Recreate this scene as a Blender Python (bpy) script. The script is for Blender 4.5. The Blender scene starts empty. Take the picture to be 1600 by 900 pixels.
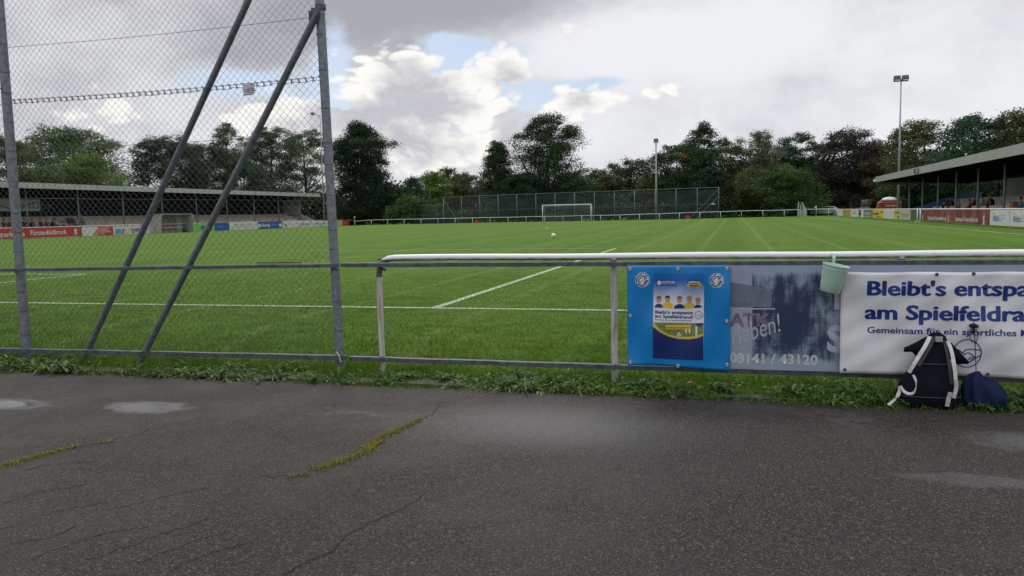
import bpy, math, random
import numpy as np
from mathutils import Vector, Matrix
random.seed(7); rng = np.random.default_rng(7)
PI = math.pi; rad = math.radians
S = bpy.context.scene; COL = S.collection

# ------------------------------------------------------------------ camera
CAM = np.array([23.931, -9.572, 1.206]); FPX = 1229.5
PIT, ROL, YAW = 0.0935296, -0.0212600, -0.2760855
_F = np.array([math.sin(YAW)*math.cos(PIT), math.cos(YAW)*math.cos(PIT), -math.sin(PIT)])
_R0 = np.array([math.cos(YAW), -math.sin(YAW), 0]); _U0 = np.cross(_R0, _F)
_R = _R0*math.cos(ROL)+_U0*math.sin(ROL); _U = -_R0*math.sin(ROL)+_U0*math.cos(ROL)
cd = bpy.data.cameras.new('camera'); cam = bpy.data.objects.new('camera', cd); COL.objects.link(cam)
cd.sensor_width = 36; cd.lens = FPX/1600*36; cd.clip_start = 0.05; cd.clip_end = 3000
M = Matrix(((_R[0], _U[0], -_F[0], CAM[0]), (_R[1], _U[1], -_F[1], CAM[1]), (_R[2], _U[2], -_F[2], CAM[2]), (0, 0, 0, 1)))
cam.matrix_world = M; S.camera = cam
def ray(px, py): return _F*FPX+_R*(px-800)-_U*(py-450)
def at(px, py, X=None, Y=None, Z=None):
    d = ray(px, py); k, v = (0, X) if X is not None else (1, Y) if Y is not None else (2, Z)
    return CAM+d*(v-CAM[k])/d[k]

# ------------------------------------------------------------------ node helper
class NT:
    def __init__(s, tree): s.t = tree; s.n = tree.nodes; s.l = tree.links
    def put(s, sock, v):
        if isinstance(v, bpy.types.NodeSocket): s.l.new(v, sock)
        elif isinstance(v, bpy.types.Node): s.l.new(v.outputs[0], sock)
        elif v is not None:
            if hasattr(sock.default_value, '__len__'):
                if not hasattr(v, '__len__'): v = (v,)*len(sock.default_value)
                elif len(v) == 3 and len(sock.default_value) == 4: v = tuple(v)+(1,)
            sock.default_value = v
    def m(s, op, a, b=None, c=None, clamp=False):
        n = s.n.new('ShaderNodeMath'); n.operation = op; n.use_clamp = clamp
        s.put(n.inputs[0], a); s.put(n.inputs[1], b)
        if c is not None: s.put(n.inputs[2], c)
        return n.outputs[0]
    def vm(s, op, a, b=None):
        n = s.n.new('ShaderNodeVectorMath'); n.operation = op; s.put(n.inputs[0], a)
        if b is not None: s.put(n.inputs[1], b)
        return n.outputs[0]
    def mix(s, f, a, b, mode='MIX'):
        n = s.n.new('ShaderNodeMix'); n.data_type = 'RGBA'; n.blend_type = mode
        s.put(n.inputs[0], f); s.put(n.inputs[6], a); s.put(n.inputs[7], b); return n.outputs[2]
    def ss(s, x, lo, hi, a=0., b=1.):
        n = s.n.new('ShaderNodeMapRange'); n.interpolation_type = 'SMOOTHSTEP'
        s.put(n.inputs[0], x); n.inputs[1].default_value = lo; n.inputs[2].default_value = hi
        n.inputs[3].default_value = a; n.inputs[4].default_value = b; return n.outputs[0]
    def noise(s, vec, scale, detail=4, rough=.55, dist=0., col=False):
        n = s.n.new('ShaderNodeTexNoise'); s.put(n.inputs['Vector'], vec)
        n.inputs['Scale'].default_value = scale; n.inputs['Detail'].default_value = detail
        n.inputs['Roughness'].default_value = rough; n.inputs['Distortion'].default_value = dist
        return n.outputs[1 if col else 0]
    def vor(s, vec, scale, feat='F1'):
        n = s.n.new('ShaderNodeTexVoronoi'); n.feature = feat; s.put(n.inputs['Vector'], vec); n.inputs['Scale'].default_value = scale
        return n
    def sep(s, v):
        n = s.n.new('ShaderNodeSeparateXYZ'); s.put(n.inputs[0], v); return n.outputs
    def comb(s, x, y, z):
        n = s.n.new('ShaderNodeCombineXYZ'); s.put(n.inputs[0], x); s.put(n.inputs[1], y); s.put(n.inputs[2], z); return n.outputs[0]
    def blob(s, x, y, x0, y0, rx, ry):
        a = s.m('DIVIDE', s.m('SUBTRACT', x, x0), rx); b = s.m('DIVIDE', s.m('SUBTRACT', y, y0), ry)
        q = s.m('ADD', s.m('MULTIPLY', a, a), s.m('MULTIPLY', b, b)); return s.m('EXPONENT', s.m('MULTIPLY', q, -1.))
    def bump(s, h, strength, dist):
        n = s.n.new('ShaderNodeBump'); s.put(n.inputs['Height'], h); n.inputs['Strength'].default_value = strength
        n.inputs['Distance'].default_value = dist; return n.outputs[0]

# ------------------------------------------------------------------ world: Nishita sky behind broken cloud
SUN_EL, SUN_AZ = rad(44), YAW-rad(12)          # azimuth measured from +Y towards +X
W = bpy.data.worlds.new('World'); S.world = W; W.use_nodes = True
nt = NT(W.node_tree)
for n in list(nt.n): nt.n.remove(n)
sky = nt.n.new('ShaderNodeTexSky'); sky.sky_type = 'NISHITA'; sky.sun_disc = False
sky.sun_elevation = SUN_EL; sky.sun_rotation = SUN_AZ
gen = nt.n.new('ShaderNodeTexCoord').outputs['Generated']
x, y, z = nt.sep(gen)
az = nt.m('MULTIPLY', nt.m('ARCTAN2', x, y), 57.2958)
el = nt.m('MULTIPLY', nt.m('ARCSINE', z), 57.2958)
def azel(px, py):
    d = ray(px, py); d = d/np.linalg.norm(d); return math.degrees(math.atan2(d[0], d[1])), math.degrees(math.asin(d[2]))
K = 57.3/FPX
def blobs(lst):
    t = None
    for (px, py, rx, ry, a) in lst:
        A, E_ = azel(px, py); b = nt.m('MULTIPLY', nt.blob(az, el, A, E_, rx*K, ry*K), a); t = b if t is None else nt.m('ADD', t, b)
    return t
dirv = nt.vm('MULTIPLY', gen, (1, 1, 1.7))
warp = nt.vm('ADD', dirv, nt.vm('MULTIPLY', nt.vm('SUBTRACT', nt.noise(dirv, 3.5, 3, col=True), (.5,.5,.5)), (.16,.16,.16)))
n1 = nt.noise(warp, 4.2, 7, .55); n2 = nt.noise(warp, 11, 7, .58); n3 = nt.noise(gen, 2.3, 4, .5); n4 = nt.noise(warp, 27, 5, .6)
# grey veil
veil = nt.m('ADD', nt.m('MULTIPLY', nt.m('SUBTRACT', n1, .5), .62), nt.m('MULTIPLY', nt.m('SUBTRACT', n2, .5), .40))
vb = nt.m('ADD', veil, blobs([(1000, 60, 260, 60, .22), (1300, 40, 330, 60, .06), (700, 8, 210, 42, -.42), (655, 78, 60, 18, -.22), (200, 80, 420, 120, -.06), (1300, 180, 300, 80, .14), (330, 200, 170, 50, .12), (560, 280, 190, 40, .06), (1560, 225, 80, 22, .16)]))
veilc = nt.mix(nt.ss(vb, -.34, .22), (.40, .405, .45), (.86, .87, .91))
# overhead sky, out of view, brightened to light the ground, like an overcast zenith
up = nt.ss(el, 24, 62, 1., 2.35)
# blue gaps
gap = nt.m('ADD', nt.m('MULTIPLY', nt.m('SUBTRACT', n2, .5), 1.0), blobs([(728, 100, 70, 34, 1.0), (850, 152, 90, 24, .95), (815, 75, 50, 18, .3), (520, 80, 38, 50, .6), (525, 160, 30, 30, .5), (420, 140, 90, 30, .62), (690, 60, 60, 14, .3), (945, 128, 50, 10, .45), (330, 120, 60, 20, .25)]))
skyb = nt.vm('MULTIPLY', sky.outputs[0], (.115, .108, .105))
skyb = nt.mix(.55, skyb, (.46, .60, .80))
c = nt.mix(nt.ss(gap, .20, .58), veilc, skyb)
# bright cumulus with cauliflower billows: rims lit from behind, bodies grey
def puffs(sc):
    v = nt.n.new('ShaderNodeTexVoronoi'); v.feature = 'F1'; nt.put(v.inputs['Vector'], warp); v.inputs['Scale'].default_value = sc
    return nt.m('MULTIPLY', nt.m('MULTIPLY', v.outputs['Distance'], v.outputs['Distance']), 1.35)
pf_ = nt.m('ADD', nt.m('ADD', nt.m('MULTIPLY', puffs(13), .55), nt.m('MULTIPLY', puffs(29), .32)), nt.m('MULTIPLY', puffs(64), .2))
pf_ = nt.m('MULTIPLY', nt.m('SUBTRACT', .36, pf_), 1.25)
cu = nt.m('ADD', nt.m('ADD', pf_, nt.m('MULTIPLY', nt.m('SUBTRACT', n2, .5), .75)),
          blobs([(640, 128, 90, 46, 1.0), (590, 215, 130, 60, .75), (700, 235, 130, 45, .45), (700, 170, 90, 18, .5), (796, 116, 44, 34, .95), (912, 160, 62, 25, .85), (1036, 145, 46, 14, .6), (440, 190, 110, 40, .6), (165, 175, 60, 38, .5), (120, 130, 50, 30, .3), (860, 45, 120, 24, .25)]))
cum = nt.ss(cu, .35, .60)
shade = nt.m('ADD', nt.m('MULTIPLY', pf_, .9), nt.m('SUBTRACT', nt.m('MULTIPLY', n4, .8), nt.m('MULTIPLY', nt.m('MAXIMUM', nt.m('SUBTRACT', cu, .5), 0), .72)))
cuc = nt.mix(nt.ss(shade, -.12, .42), (.56, .565, .61), (1.0, .98, .94))
c = nt.mix(cum, c, cuc)
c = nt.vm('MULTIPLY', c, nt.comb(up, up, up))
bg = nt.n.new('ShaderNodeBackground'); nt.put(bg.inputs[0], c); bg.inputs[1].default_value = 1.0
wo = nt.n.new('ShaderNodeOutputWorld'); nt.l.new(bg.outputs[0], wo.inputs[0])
sl = bpy.data.lights.new('sun', 'SUN'); sl.energy = 1.1; sl.angle = rad(14); sl.color = (1, .95, .87)
so = bpy.data.objects.new('sun', sl); COL.objects.link(so)
sd = Vector((math.sin(SUN_AZ)*math.cos(SUN_EL), math.cos(SUN_AZ)*math.cos(SUN_EL), math.sin(SUN_EL)))
so.rotation_euler = sd.to_track_quat('Z', 'Y').to_euler()
S.view_settings.view_transform = 'Standard'; S.view_settings.look = 'None'; S.view_settings.exposure = 0; S.view_settings.gamma = 1
S.view_settings.use_curve_mapping = False
S.cycles.max_bounces = 5; S.cycles.use_denoising = True

# ------------------------------------------------------------------ materials
_mats = {}
def mat(name, col, rough=.6, metal=0., var=.0, vscale=6., bump=0., bscale=60., col2=None, spec=None):
    if name in _mats: return _mats[name]
    m = bpy.data.materials.new(name); m.use_nodes = True; _mats[name] = m
    t = NT(m.node_tree); b = m.node_tree.nodes['Principled BSDF']
    co = t.n.new('ShaderNodeTexCoord').outputs['Object']
    c2 = col2 if col2 else tuple(v*(1-var) for v in col)
    nz = t.noise(co, vscale, 5, .6)
    t.put(b.inputs['Base Color'], t.mix(t.ss(nz, .3, .7), col, c2) if (var or col2) else col)
    t.put(b.inputs['Roughness'], rough); b.inputs['Metallic'].default_value = metal
    if spec is not None: b.inputs['Specular IOR Level'].default_value = spec
    if bump: t.put(b.inputs['Normal'], t.bump(t.noise(co, bscale, 4), bump, .01))
    return m
galv = mat('galvanised_steel', (.22, .245, .275), .5, .35, .0, 26, .25, 60, (.125, .14, .16))
galv_dark = mat('weathered_steel', (.105, .115, .14), .55, .3, .0, 17, .25, 60, (.045, .05, .06))
wire_m = mat('galvanised_wire', (.17, .17, .18), .55, .3, .3, 9)
whitepaint = mat('white_paint', (.78, .78, .78), .45, 0, .25, 9, .1, 40)
def rail_material():
    m = bpy.data.materials.new('speckled_white_rail'); m.use_nodes = True
    t = NT(m.node_tree); b = m.node_tree.nodes['Principled BSDF']
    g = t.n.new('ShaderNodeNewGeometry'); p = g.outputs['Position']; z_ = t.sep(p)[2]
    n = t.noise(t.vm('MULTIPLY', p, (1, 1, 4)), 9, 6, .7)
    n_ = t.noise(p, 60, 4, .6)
    lo = t.ss(t.m('ADD', z_, t.m('MULTIPLY', n, .045)), .868, .846)      # darker towards the underside of the tube
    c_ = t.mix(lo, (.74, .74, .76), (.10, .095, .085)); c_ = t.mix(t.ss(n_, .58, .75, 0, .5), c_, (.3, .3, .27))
    t.put(b.inputs['Base Color'], c_); b.inputs['Roughness'].default_value = .35; return m
railw = rail_material()
def post_material():
    m = bpy.data.materials.new('stained_white_post'); m.use_nodes = True
    t = NT(m.node_tree); b = m.node_tree.nodes['Principled BSDF']
    p = t.n.new('ShaderNodeNewGeometry').outputs['Position']
    n = t.noise(t.vm('MULTIPLY', p, (30, 30, 3)), 1, 5, .65)
    c_ = t.mix(t.ss(n, .42, .68), (.50, .49, .46), (.22, .21, .17)); t.put(b.inputs['Base Color'], c_); b.inputs['Roughness'].default_value = .5
    return m
postw = post_material()

# ------------------------------------------------------------------ mesh builder
def origin(p):
    v = Vector((0, 0, 0))
    while p is not None: v = v+p.location; p = p.parent
    return np.array(v)
class MB:
    def __init__(s): s.v = []; s.f = []; s.mi = []
    def add(s, vs, fs, mi=0):
        b = len(s.v); s.v += [tuple(map(float, q)) for q in vs]; s.f += [tuple(b+i for i in f) for f in fs]; s.mi += [mi]*len(fs); return s
    def box(s, c, d, R=None, mi=0):
        hx, hy, hz = [q/2 for q in d]
        vs = [Vector((sx*hx, sy*hy, sz*hz)) for sz in(-1, 1) for sy in(-1, 1) for sx in(-1, 1)]
        if R is not None: vs = [R@q for q in vs]
        vs = [(q[0]+c[0], q[1]+c[1], q[2]+c[2]) for q in vs]
        return s.add(vs, [(0, 2, 3, 1), (4, 5, 7, 6), (0, 1, 5, 4), (2, 6, 7, 3), (0, 4, 6, 2), (1, 3, 7, 5)], mi)
    def bb(s, lo, hi, mi=0):
        return s.box([(a+b)/2 for a, b in zip(lo, hi)], [abs(b-a) for a, b in zip(lo, hi)], None, mi)
    def tube(s, pts, r, n=10, cap=True, mi=0, flat=1.):
        pts = [Vector(p) for p in pts]; k = len(pts); rs = r if hasattr(r, '__len__') else [r]*k
        vs = []; prev = None
        for i, p in enumerate(pts):
            t = (pts[min(i+1, k-1)]-pts[max(i-1, 0)]).normalized()
            if prev is None:
                a = Vector((0, 0, 1)) if abs(t.z) < .9 else Vector((1, 0, 0)); prev = t.cross(a).normalized()
            prev = (prev-t*prev.dot(t)).normalized(); bq = t.cross(prev)
            for j in range(n):
                th = 2*PI*j/n; vs.append(p+prev*math.cos(th)*rs[i]+bq*math.sin(th)*rs[i]*flat)
        fs = [(i*n+j, i*n+(j+1) % n, (i+1)*n+(j+1) % n, (i+1)*n+j) for i in range(k-1) for j in range(n)]
        if cap: fs += [tuple(reversed(range(n))), tuple(range((k-1)*n, k*n))]
        return s.add(vs, fs, mi)
    def rib(s, pts, w, side, mi=0, th=.003):
        # ribbon with thickness along pts; side = width direction(s)
        pts = [Vector(p) for p in pts]; vs = []
        for i, p in enumerate(pts):
            sd_ = Vector(side[i] if hasattr(side[0], '__len__') else side).normalized()
            t = (pts[min(i+1, len(pts)-1)]-pts[max(i-1, 0)]).normalized(); nn = t.cross(sd_).normalized()
            vs += [p-sd_*w/2-nn*th/2, p+sd_*w/2-nn*th/2, p+sd_*w/2+nn*th/2, p-sd_*w/2+nn*th/2]
        k = len(pts)
        fs = [(i*4+j, i*4+(j+1) % 4, (i+1)*4+(j+1) % 4, (i+1)*4+j) for i in range(k-1) for j in range(4)]+[(3, 2, 1, 0), ((k-1)*4, (k-1)*4+1, (k-1)*4+2, (k-1)*4+3)]
        return s.add(vs, fs, mi)
    def poly(s, pts, th, nrm, mi=0):
        # flat polygon given thickness
        nv = Vector(nrm)*th; k = len(pts); a = [Vector(p) for p in pts]
        vs = a+[p+nv for p in a]; fs = [tuple(range(k)), tuple(reversed(range(k, 2*k)))]+[(i, (i+1) % k, k+(i+1) % k, k+i) for i in range(k)]
        return s.add(vs, fs, mi)
    def build(s, name, m, parent=None, smooth=False, local=False):
        me = bpy.data.meshes.new(name); o_ = np.zeros(3) if (local or parent is None) else origin(parent)
        me.from_pydata([(a-o_[0], b-o_[1], c_-o_[2]) for a, b, c_ in s.v], [], s.f)
        for mm in (m if isinstance(m, (list, tuple)) else [m]): me.materials.append(mm)
        if any(s.mi): me.polygons.foreach_set('material_index', s.mi)
        if smooth: me.polygons.foreach_set('use_smooth', [True]*len(s.f)); 
        o = bpy.data.objects.new(name, me); COL.objects.link(o)
        if parent is not None: o.parent = parent
        import bmesh
        bm = bmesh.new(); bm.from_mesh(me); bmesh.ops.recalc_face_normals(bm, faces=bm.faces); bm.to_mesh(me); bm.free()
        return o
def smooth_by_angle(o, a=40):
    me = o.data; me.polygons.foreach_set('use_smooth', [True]*len(me.polygons))
    try: me.set_sharp_from_angle(angle=rad(a))
    except Exception: pass
    return o
def tag(o, label=None, cat=None, group=None, kind=None):
    if label: o['label'] = label
    if cat: o['category'] = cat
    if group: o['group'] = group
    if kind: o['kind'] = kind
    return o
def empty(name, loc, label, cat, group=None, rz=0):
    o = bpy.data.objects.new(name, None); COL.objects.link(o); o.empty_display_size = .1
    o.location = tuple(map(float, loc)); o.rotation_euler = (0, 0, rz); return tag(o, label, cat, group)
def copy_tree(o, parent=None):
    c_ = o.copy(); COL.objects.link(c_); c_.parent = parent
    for ch in list(o.children): copy_tree(ch, c_)
    return c_
def npmesh(name, V, F4, m, parent=None, attr=None, local=False):
    """fast mesh from arrays; F4 (n,k)"""
    me = bpy.data.meshes.new(name)
    if parent is not None and not local: V = V-origin(parent)
    n, k = F4.shape
    me.vertices.add(len(V)); me.vertices.foreach_set('co', V.astype(np.float32).ravel())
    me.loops.add(n*k); me.loops.foreach_set('vertex_index', F4.astype(np.int32).ravel())
    me.polygons.add(n); me.polygons.foreach_set('loop_start', np.arange(0, n*k, k, dtype=np.int32))
    me.update(calc_edges=True)
    if attr is not None:
        a = me.attributes.new('tint', 'FLOAT', 'FACE'); a.data.foreach_set('value', attr.astype(np.float32))
    me.materials.append(m); o = bpy.data.objects.new(name, me); COL.objects.link(o)
    if parent is not None: o.parent = parent
    return o
def text(body, size, m, parent, pos, plane='Y', name='lettering', bold=0., sx=1., shear=0., rot=0., align='LEFT', warp=None, spacing=1., fit=None, fat=0.):
    """flat lettering lying on a vertical sign. plane: 'Y' faces -Y, 'L' faces +X, 'R' faces -X. fit = total width"""
    cu_ = bpy.data.curves.new('tmp', 'FONT'); cu_.body = body; cu_.size = size; cu_.offset = bold*size; cu_.shear = shear
    cu_.align_x = align; cu_.space_character = spacing; cu_.resolution_u = 3; cu_.fill_mode = 'FRONT'
    o = bpy.data.objects.new('tmp', cu_); COL.objects.link(o)
    dg = bpy.context.evaluated_depsgraph_get(); me = bpy.data.meshes.new_from_object(o.evaluated_get(dg)); bpy.data.objects.remove(o)
    n = len(me.vertices); v = np.zeros(n*3); me.vertices.foreach_get('co', v); v = v.reshape(-1, 3)
    if fat and n:                                 # stems thickened by offset copies lying on one another
        import bmesh
        bm = bmesh.new()
        for q, (dx, dz) in enumerate(((-1, 0), (1, 0), (0, .45), (0, -.45), (0, 0))):
            m2 = me.copy(); m2.transform(Matrix.Translation((dx*fat*size, dz*fat*size, q*.00012))); bm.from_mesh(m2); bpy.data.meshes.remove(m2)
        bm.to_mesh(me); bm.free(); n = len(me.vertices); v = np.zeros(n*3); me.vertices.foreach_get('co', v); v = v.reshape(-1, 3)
    dep = v[:, 2].copy()
    if fit and n: sx = fit/(v[:, 0].max()-v[:, 0].min())
    a = v[:, 0]*sx; b = v[:, 1]; c_, s_ = math.cos(rot), math.sin(rot); a, b = a*c_-b*s_, a*s_+b*c_
    if plane == 'Y': w = np.stack([a, -dep, b], 1)
    elif plane == 'L': w = np.stack([0*a, a, b], 1)
    else: w = np.stack([0*a, -a, b], 1)
    w = w+np.array(pos)
    if warp is not None and size > .03:
        import bmesh
        me.vertices.foreach_set('co', w.ravel()); bm = bmesh.new(); bm.from_mesh(me)
        for _ in range(4):
            es = [e for e in bm.edges if e.calc_length() > .02]
            if not es: break
            bmesh.ops.subdivide_edges(bm, edges=es, cuts=1); bmesh.ops.triangulate(bm, faces=[f for f in bm.faces if len(f.verts) > 3])
        bm.to_mesh(me); bm.free(); n = len(me.vertices); v = np.zeros(n*3); me.vertices.foreach_get('co', v); w = v.reshape(-1, 3)
    if warp is not None: w[:, 1] += warp(w[:, 0], w[:, 2])
    w = w-origin(parent); me.vertices.foreach_set('co', w.ravel()); me.update()
    me.materials.clear(); me.materials.append(m); me.name = name
    o = bpy.data.objects.new(name, me); COL.objects.link(o); o.parent = parent; return o

# ------------------------------------------------------------------ ground
def sstep(a, b, x):
    t = np.clip((x-a)/(b-a), 0, 1); return t*t*(3-2*t)
def gz(x, y):
    """height of the turf"""
    x = np.asarray(x, float); y = np.asarray(y, float)
    z = -.2+.2*sstep(-3.45, -1.6, y)
    z = z-.17*sstep(-33, -37, x)*sstep(20, 60, y)-.22*sstep(104.5, 109.5, y)*sstep(28, 5, x)
    return z
def grass_material():
    m = bpy.data.materials.new('pitch_turf'); m.use_nodes = True
    t = NT(m.node_tree); b = m.node_tree.nodes['Principled BSDF']
    p = t.n.new('ShaderNodeNewGeometry').outputs['Position']; X, Y, Z = t.sep(p)
    big = t.noise(p, .35, 5, .6); mid = t.noise(t.vm('MULTIPLY', p, (1, 1.3, 1)), 2.6, 6, .7); fine = t.noise(t.vm('MULTIPLY', p, (1, .55, 1)), 30, 5, .75)
    base = t.mix(t.ss(mid, .36, .62), (.038, .083, .007), (.090, .170, .016))
    base = t.mix(t.ss(big, .36, .66, 0, .55), base, (.092, .182, .024))
    base = t.mix(t.ss(fine, .45, .72, 0, .75), base, (.115, .20, .028))
    base = t.mix(t.ss(fine, .5, .3, 0, .8), base, (.022, .050, .004))
    st = t.m('SINE', t.m('MULTIPLY', t.m('ADD', X, t.m('MULTIPLY', big, .6)), 2*PI/4.1))
    base = t.mix(t.m('MULTIPLY', t.ss(st, -.4, .4), .14), base, (.16, .23, .04))
    ln = t.m('SINE', t.m('MULTIPLY', t.m('ADD', X, t.m('MULTIPLY', mid, .25)), 2*PI/2.05))      # mower wheel tracks
    base = t.mix(t.m('MULTIPLY', t.ss(ln, .92, 1.), t.ss(mid, .3, .6, .05, .30)), base, (.22, .29, .10))
    worn = t.m('MULTIPLY', t.ss(t.noise(t.vm('MULTIPLY', p, (.6, 1.2, 1)), 1.1, 6, .75), .54, .68), t.ss(Y, 14, 0))
    base = t.mix(t.m('MULTIPLY', worn, .6), base, (.045, .068, .012))
    t.put(b.inputs['Base Color'], base); b.inputs['Roughness'].default_value = .9; b.inputs['Specular IOR Level'].default_value = .08
    t.put(b.inputs['Normal'], t.bump(t.m('ADD', t.m('MULTIPLY', mid, .5), fine), .9, .05)); return m
turf = grass_material()
xs = np.concatenate([np.linspace(-600, -60, 10), np.linspace(-50, 60, 56), np.linspace(70, 600, 10)])
ys = np.concatenate([[-3.62], np.linspace(-3.4, -1.4, 12), np.linspace(0, 100, 34), np.linspace(103, 113, 11), np.linspace(120, 1500, 14)])
XX, YY = np.meshgrid(xs, ys); V = np.stack([XX.ravel(), YY.ravel(), gz(XX, YY).ravel()], 1)
nx, ny = len(xs), len(ys); i = np.arange(nx-1)[None, :]+nx*np.arange(ny-1)[:, None]; i = i.ravel()
g = npmesh('ground_turf', V, np.stack([i, i+1, i+nx+1, i+nx], 1), turf); tag(g, kind='structure')

lime = bpy.data.materials.new('chalk_line'); lime.use_nodes = True
t = NT(lime.node_tree); b = lime.node_tree.nodes['Principled BSDF']; p = t.n.new('ShaderNodeNewGeometry').outputs['Position']
n = t.noise(p, 24, 5, .75); t.put(b.inputs['Base Color'], t.mix(t.ss(n, .40, .56), (.46, .52, .42), (.10, .18, .03))); b.inputs['Roughness'].default_value = .8
lm = MB()
def line(x0, y0, x1, y1, w=.12):
    k = max(2, int(max(abs(x1-x0), abs(y1-y0))/2)); dx, dy = x1-x0, y1-y0; L = math.hypot(dx, dy); ox, oy = -dy/L*w/2, dx/L*w/2
    vs = []
    for q in range(k+1):
        f = q/k; X, Y = x0+dx*f, y0+dy*f
        for sg in(-1, 1): vs.append((X+ox*sg, Y+oy*sg, float(gz(X+ox*sg, Y+oy*sg))+.006))
    lm.add(vs, [(2*q, 2*q+1, 2*q+3, 2*q+2) for q in range(k)])
HW = 34.63; L_ = 105.5
line(-HW, 0, HW, 0); line(20.16, .06, 20.16, 16.5); line(-20.16, .06, -20.16, 16.5); line(-20.22, 16.5, 20.22, 16.5)
line(9.16, .06, 9.16, 5.5); line(-9.16, .06, -9.16, 5.5); line(-9.22, 5.56, 9.22, 5.56)
line(HW, .06, HW, L_-.06); line(-HW, .06, -HW, L_-.06); line(-HW, L_, HW, L_); line(-HW+.06, L_/2, HW-.06, L_/2)
line(20.16, L_-16.5, 20.16, L_-.06); line(-20.16, L_-16.5, -20.16, L_-.06); line(-20.22, L_-16.5, 20.22, L_-16.5)
line(9.16, L_-5.5, 9.16, L_-.06); line(-9.16, L_-5.5, -9.16, L_-.06); line(-9.22, L_-5.5, 9.22, L_-5.5)
prev = None
for q in range(33):
    a = 2*PI*q/32; cur = (9.15*math.cos(a), L_/2+9.15*math.sin(a))
    if prev and abs(cur[1]-L_/2) > 1e-3: line(*prev, *cur)
    prev = cur
tag(lm.build('pitch_line_markings', lime), kind='structure')

# asphalt path
def asphalt_material():
    m = bpy.data.materials.new('wet_asphalt'); m.use_nodes = True
    t = NT(m.node_tree); b = m.node_tree.nodes['Principled BSDF']
    p = t.n.new('ShaderNodeNewGeometry').outputs['Position']; X, Y, Z = t.sep(p)
    v = t.vor(p, 135); rc = t.sep(v.outputs['Color']); v2 = t.vor(p, 260); rc2 = t.sep(v2.outputs['Color'])
    n = t.noise(p, 1.3, 6, .65); nf = t.noise(p, 260, 3, .7); nm = t.noise(p, 9, 5, .7)
    base = t.mix(rc[0], (.008, .0072, .007), (.054, .047, .044))
    base = t.mix(t.ss(rc[1], .88, .97, 0, .75), base, (.19, .155, .12))
    base = t.mix(t.ss(rc2[1], .93, .96, 0, .7), base, (.19, .15, .10))
    base = t.mix(t.ss(rc[2], .93, .97, 0, .7), base, (.12, .06, .045))
    base = t.mix(t.ss(nf, .42, .6, .55, 0), base, (.012, .012, .013))
    base = t.mix(t.ss(n, .35, .7, 0, .35), base, (.045, .037, .033))
    base = t.mix(t.ss(nm, .5, .75, 0, .35), base, (.025, .022, .022))
    t.put(b.inputs['Base Color'], base)
    def wb(px, py, rx, ry, a):
        q = at(px, py, Z=-.2); return t.m('MULTIPLY', t.blob(X, Y, q[0], q[1], rx, ry), a)
    wet = None
    for q in [(5, 632, .42, .17, 1.1), (228, 637, .38, .19, 1.1), (540, 645, .7, .25, .42), (1240, 640, .5, .15, .35), (1590, 690, .30, .22, 1.15), (1530, 752, .42, .13, .8), (1330, 660, .4, .3, .45)]:
        q = wb(*q); wet = q if wet is None else t.m('ADD', wet, q)
    wm = t.ss(t.m('ADD', wet, t.m('MULTIPLY', t.m('SUBTRACT', nm, .5), .9)), .30, .92)
    glare = t.ss(t.m('ADD', t.blob(X, Y, *at(865, 662, Z=-.2)[:2], .95, .6), t.m('MULTIPLY', t.m('SUBTRACT', nf, .5), 1.1)), .1, 1.25)
    damp = t.ss(t.m('ADD', n, t.m('MULTIPLY', t.blob(X, Y, *at(860, 665, Z=-.2)[:2], .9, .5), .25)), .38, .7)
    rough = t.m('SUBTRACT', .60, t.m('MULTIPLY', damp, .20)); rough = t.m('SUBTRACT', rough, t.m('MULTIPLY', wm, .33))
    t.put(b.inputs['Roughness'], t.m('MAXIMUM', rough, .07))
    t.put(b.inputs['Specular IOR Level'], t.m('ADD', .10, t.m('ADD', t.m('MULTIPLY', wm, .65), t.m('MULTIPLY', glare, .40))))
    h = t.m('ADD', t.m('MULTIPLY', t.m('SUBTRACT', 1, v.outputs['Distance']), .6), t.m('MULTIPLY', nf, .8))
    bn = t.n.new('ShaderNodeBump'); t.put(bn.inputs['Height'], h); bn.inputs['Distance'].default_value = .005
    t.put(bn.inputs['Strength'], t.m('SUBTRACT', .85, t.m('MULTIPLY', wm, .80))); t.put(b.inputs['Normal'], bn.outputs[0])
    return m
asph = asphalt_material()
ex = np.linspace(-40, 90, 521); edge = -3.66-.13*sstep(20, 16.5, ex)+.05*np.interp(ex*2.2, np.arange(-100, 250), rng.uniform(-1, 1, 350))+.025*rng.uniform(-1, 1, 521)
V = np.concatenate([np.stack([ex, edge, np.full(521, -.196)], 1), np.stack([ex, np.full(521, -60.), np.full(521, -.196)], 1)])
i = np.arange(520); tag(npmesh('asphalt_path', V, np.stack([i+521, i+522, i+1, i], 1), asph), kind='structure')
earth = mat('bare_earth', (.06, .048, .035), .9, 0, .5, 5, .5, 40)
tag(MB().bb((-600, -400, -.35), (600, -3.55, -.205)).build('ground_base', earth), kind='structure')
conc = mat('edging_concrete', (.085, .075, .062), .85, 0, .45, 7, .4, 60)
k = MB(); xx = 12.
while xx < 30:
    k.box((xx+.49, -3.50, -.216 if xx > 21 else -.208), (.965, .17, .05)); xx += .98
tag(k.build('concrete_edging', conc), kind='structure')

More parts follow.
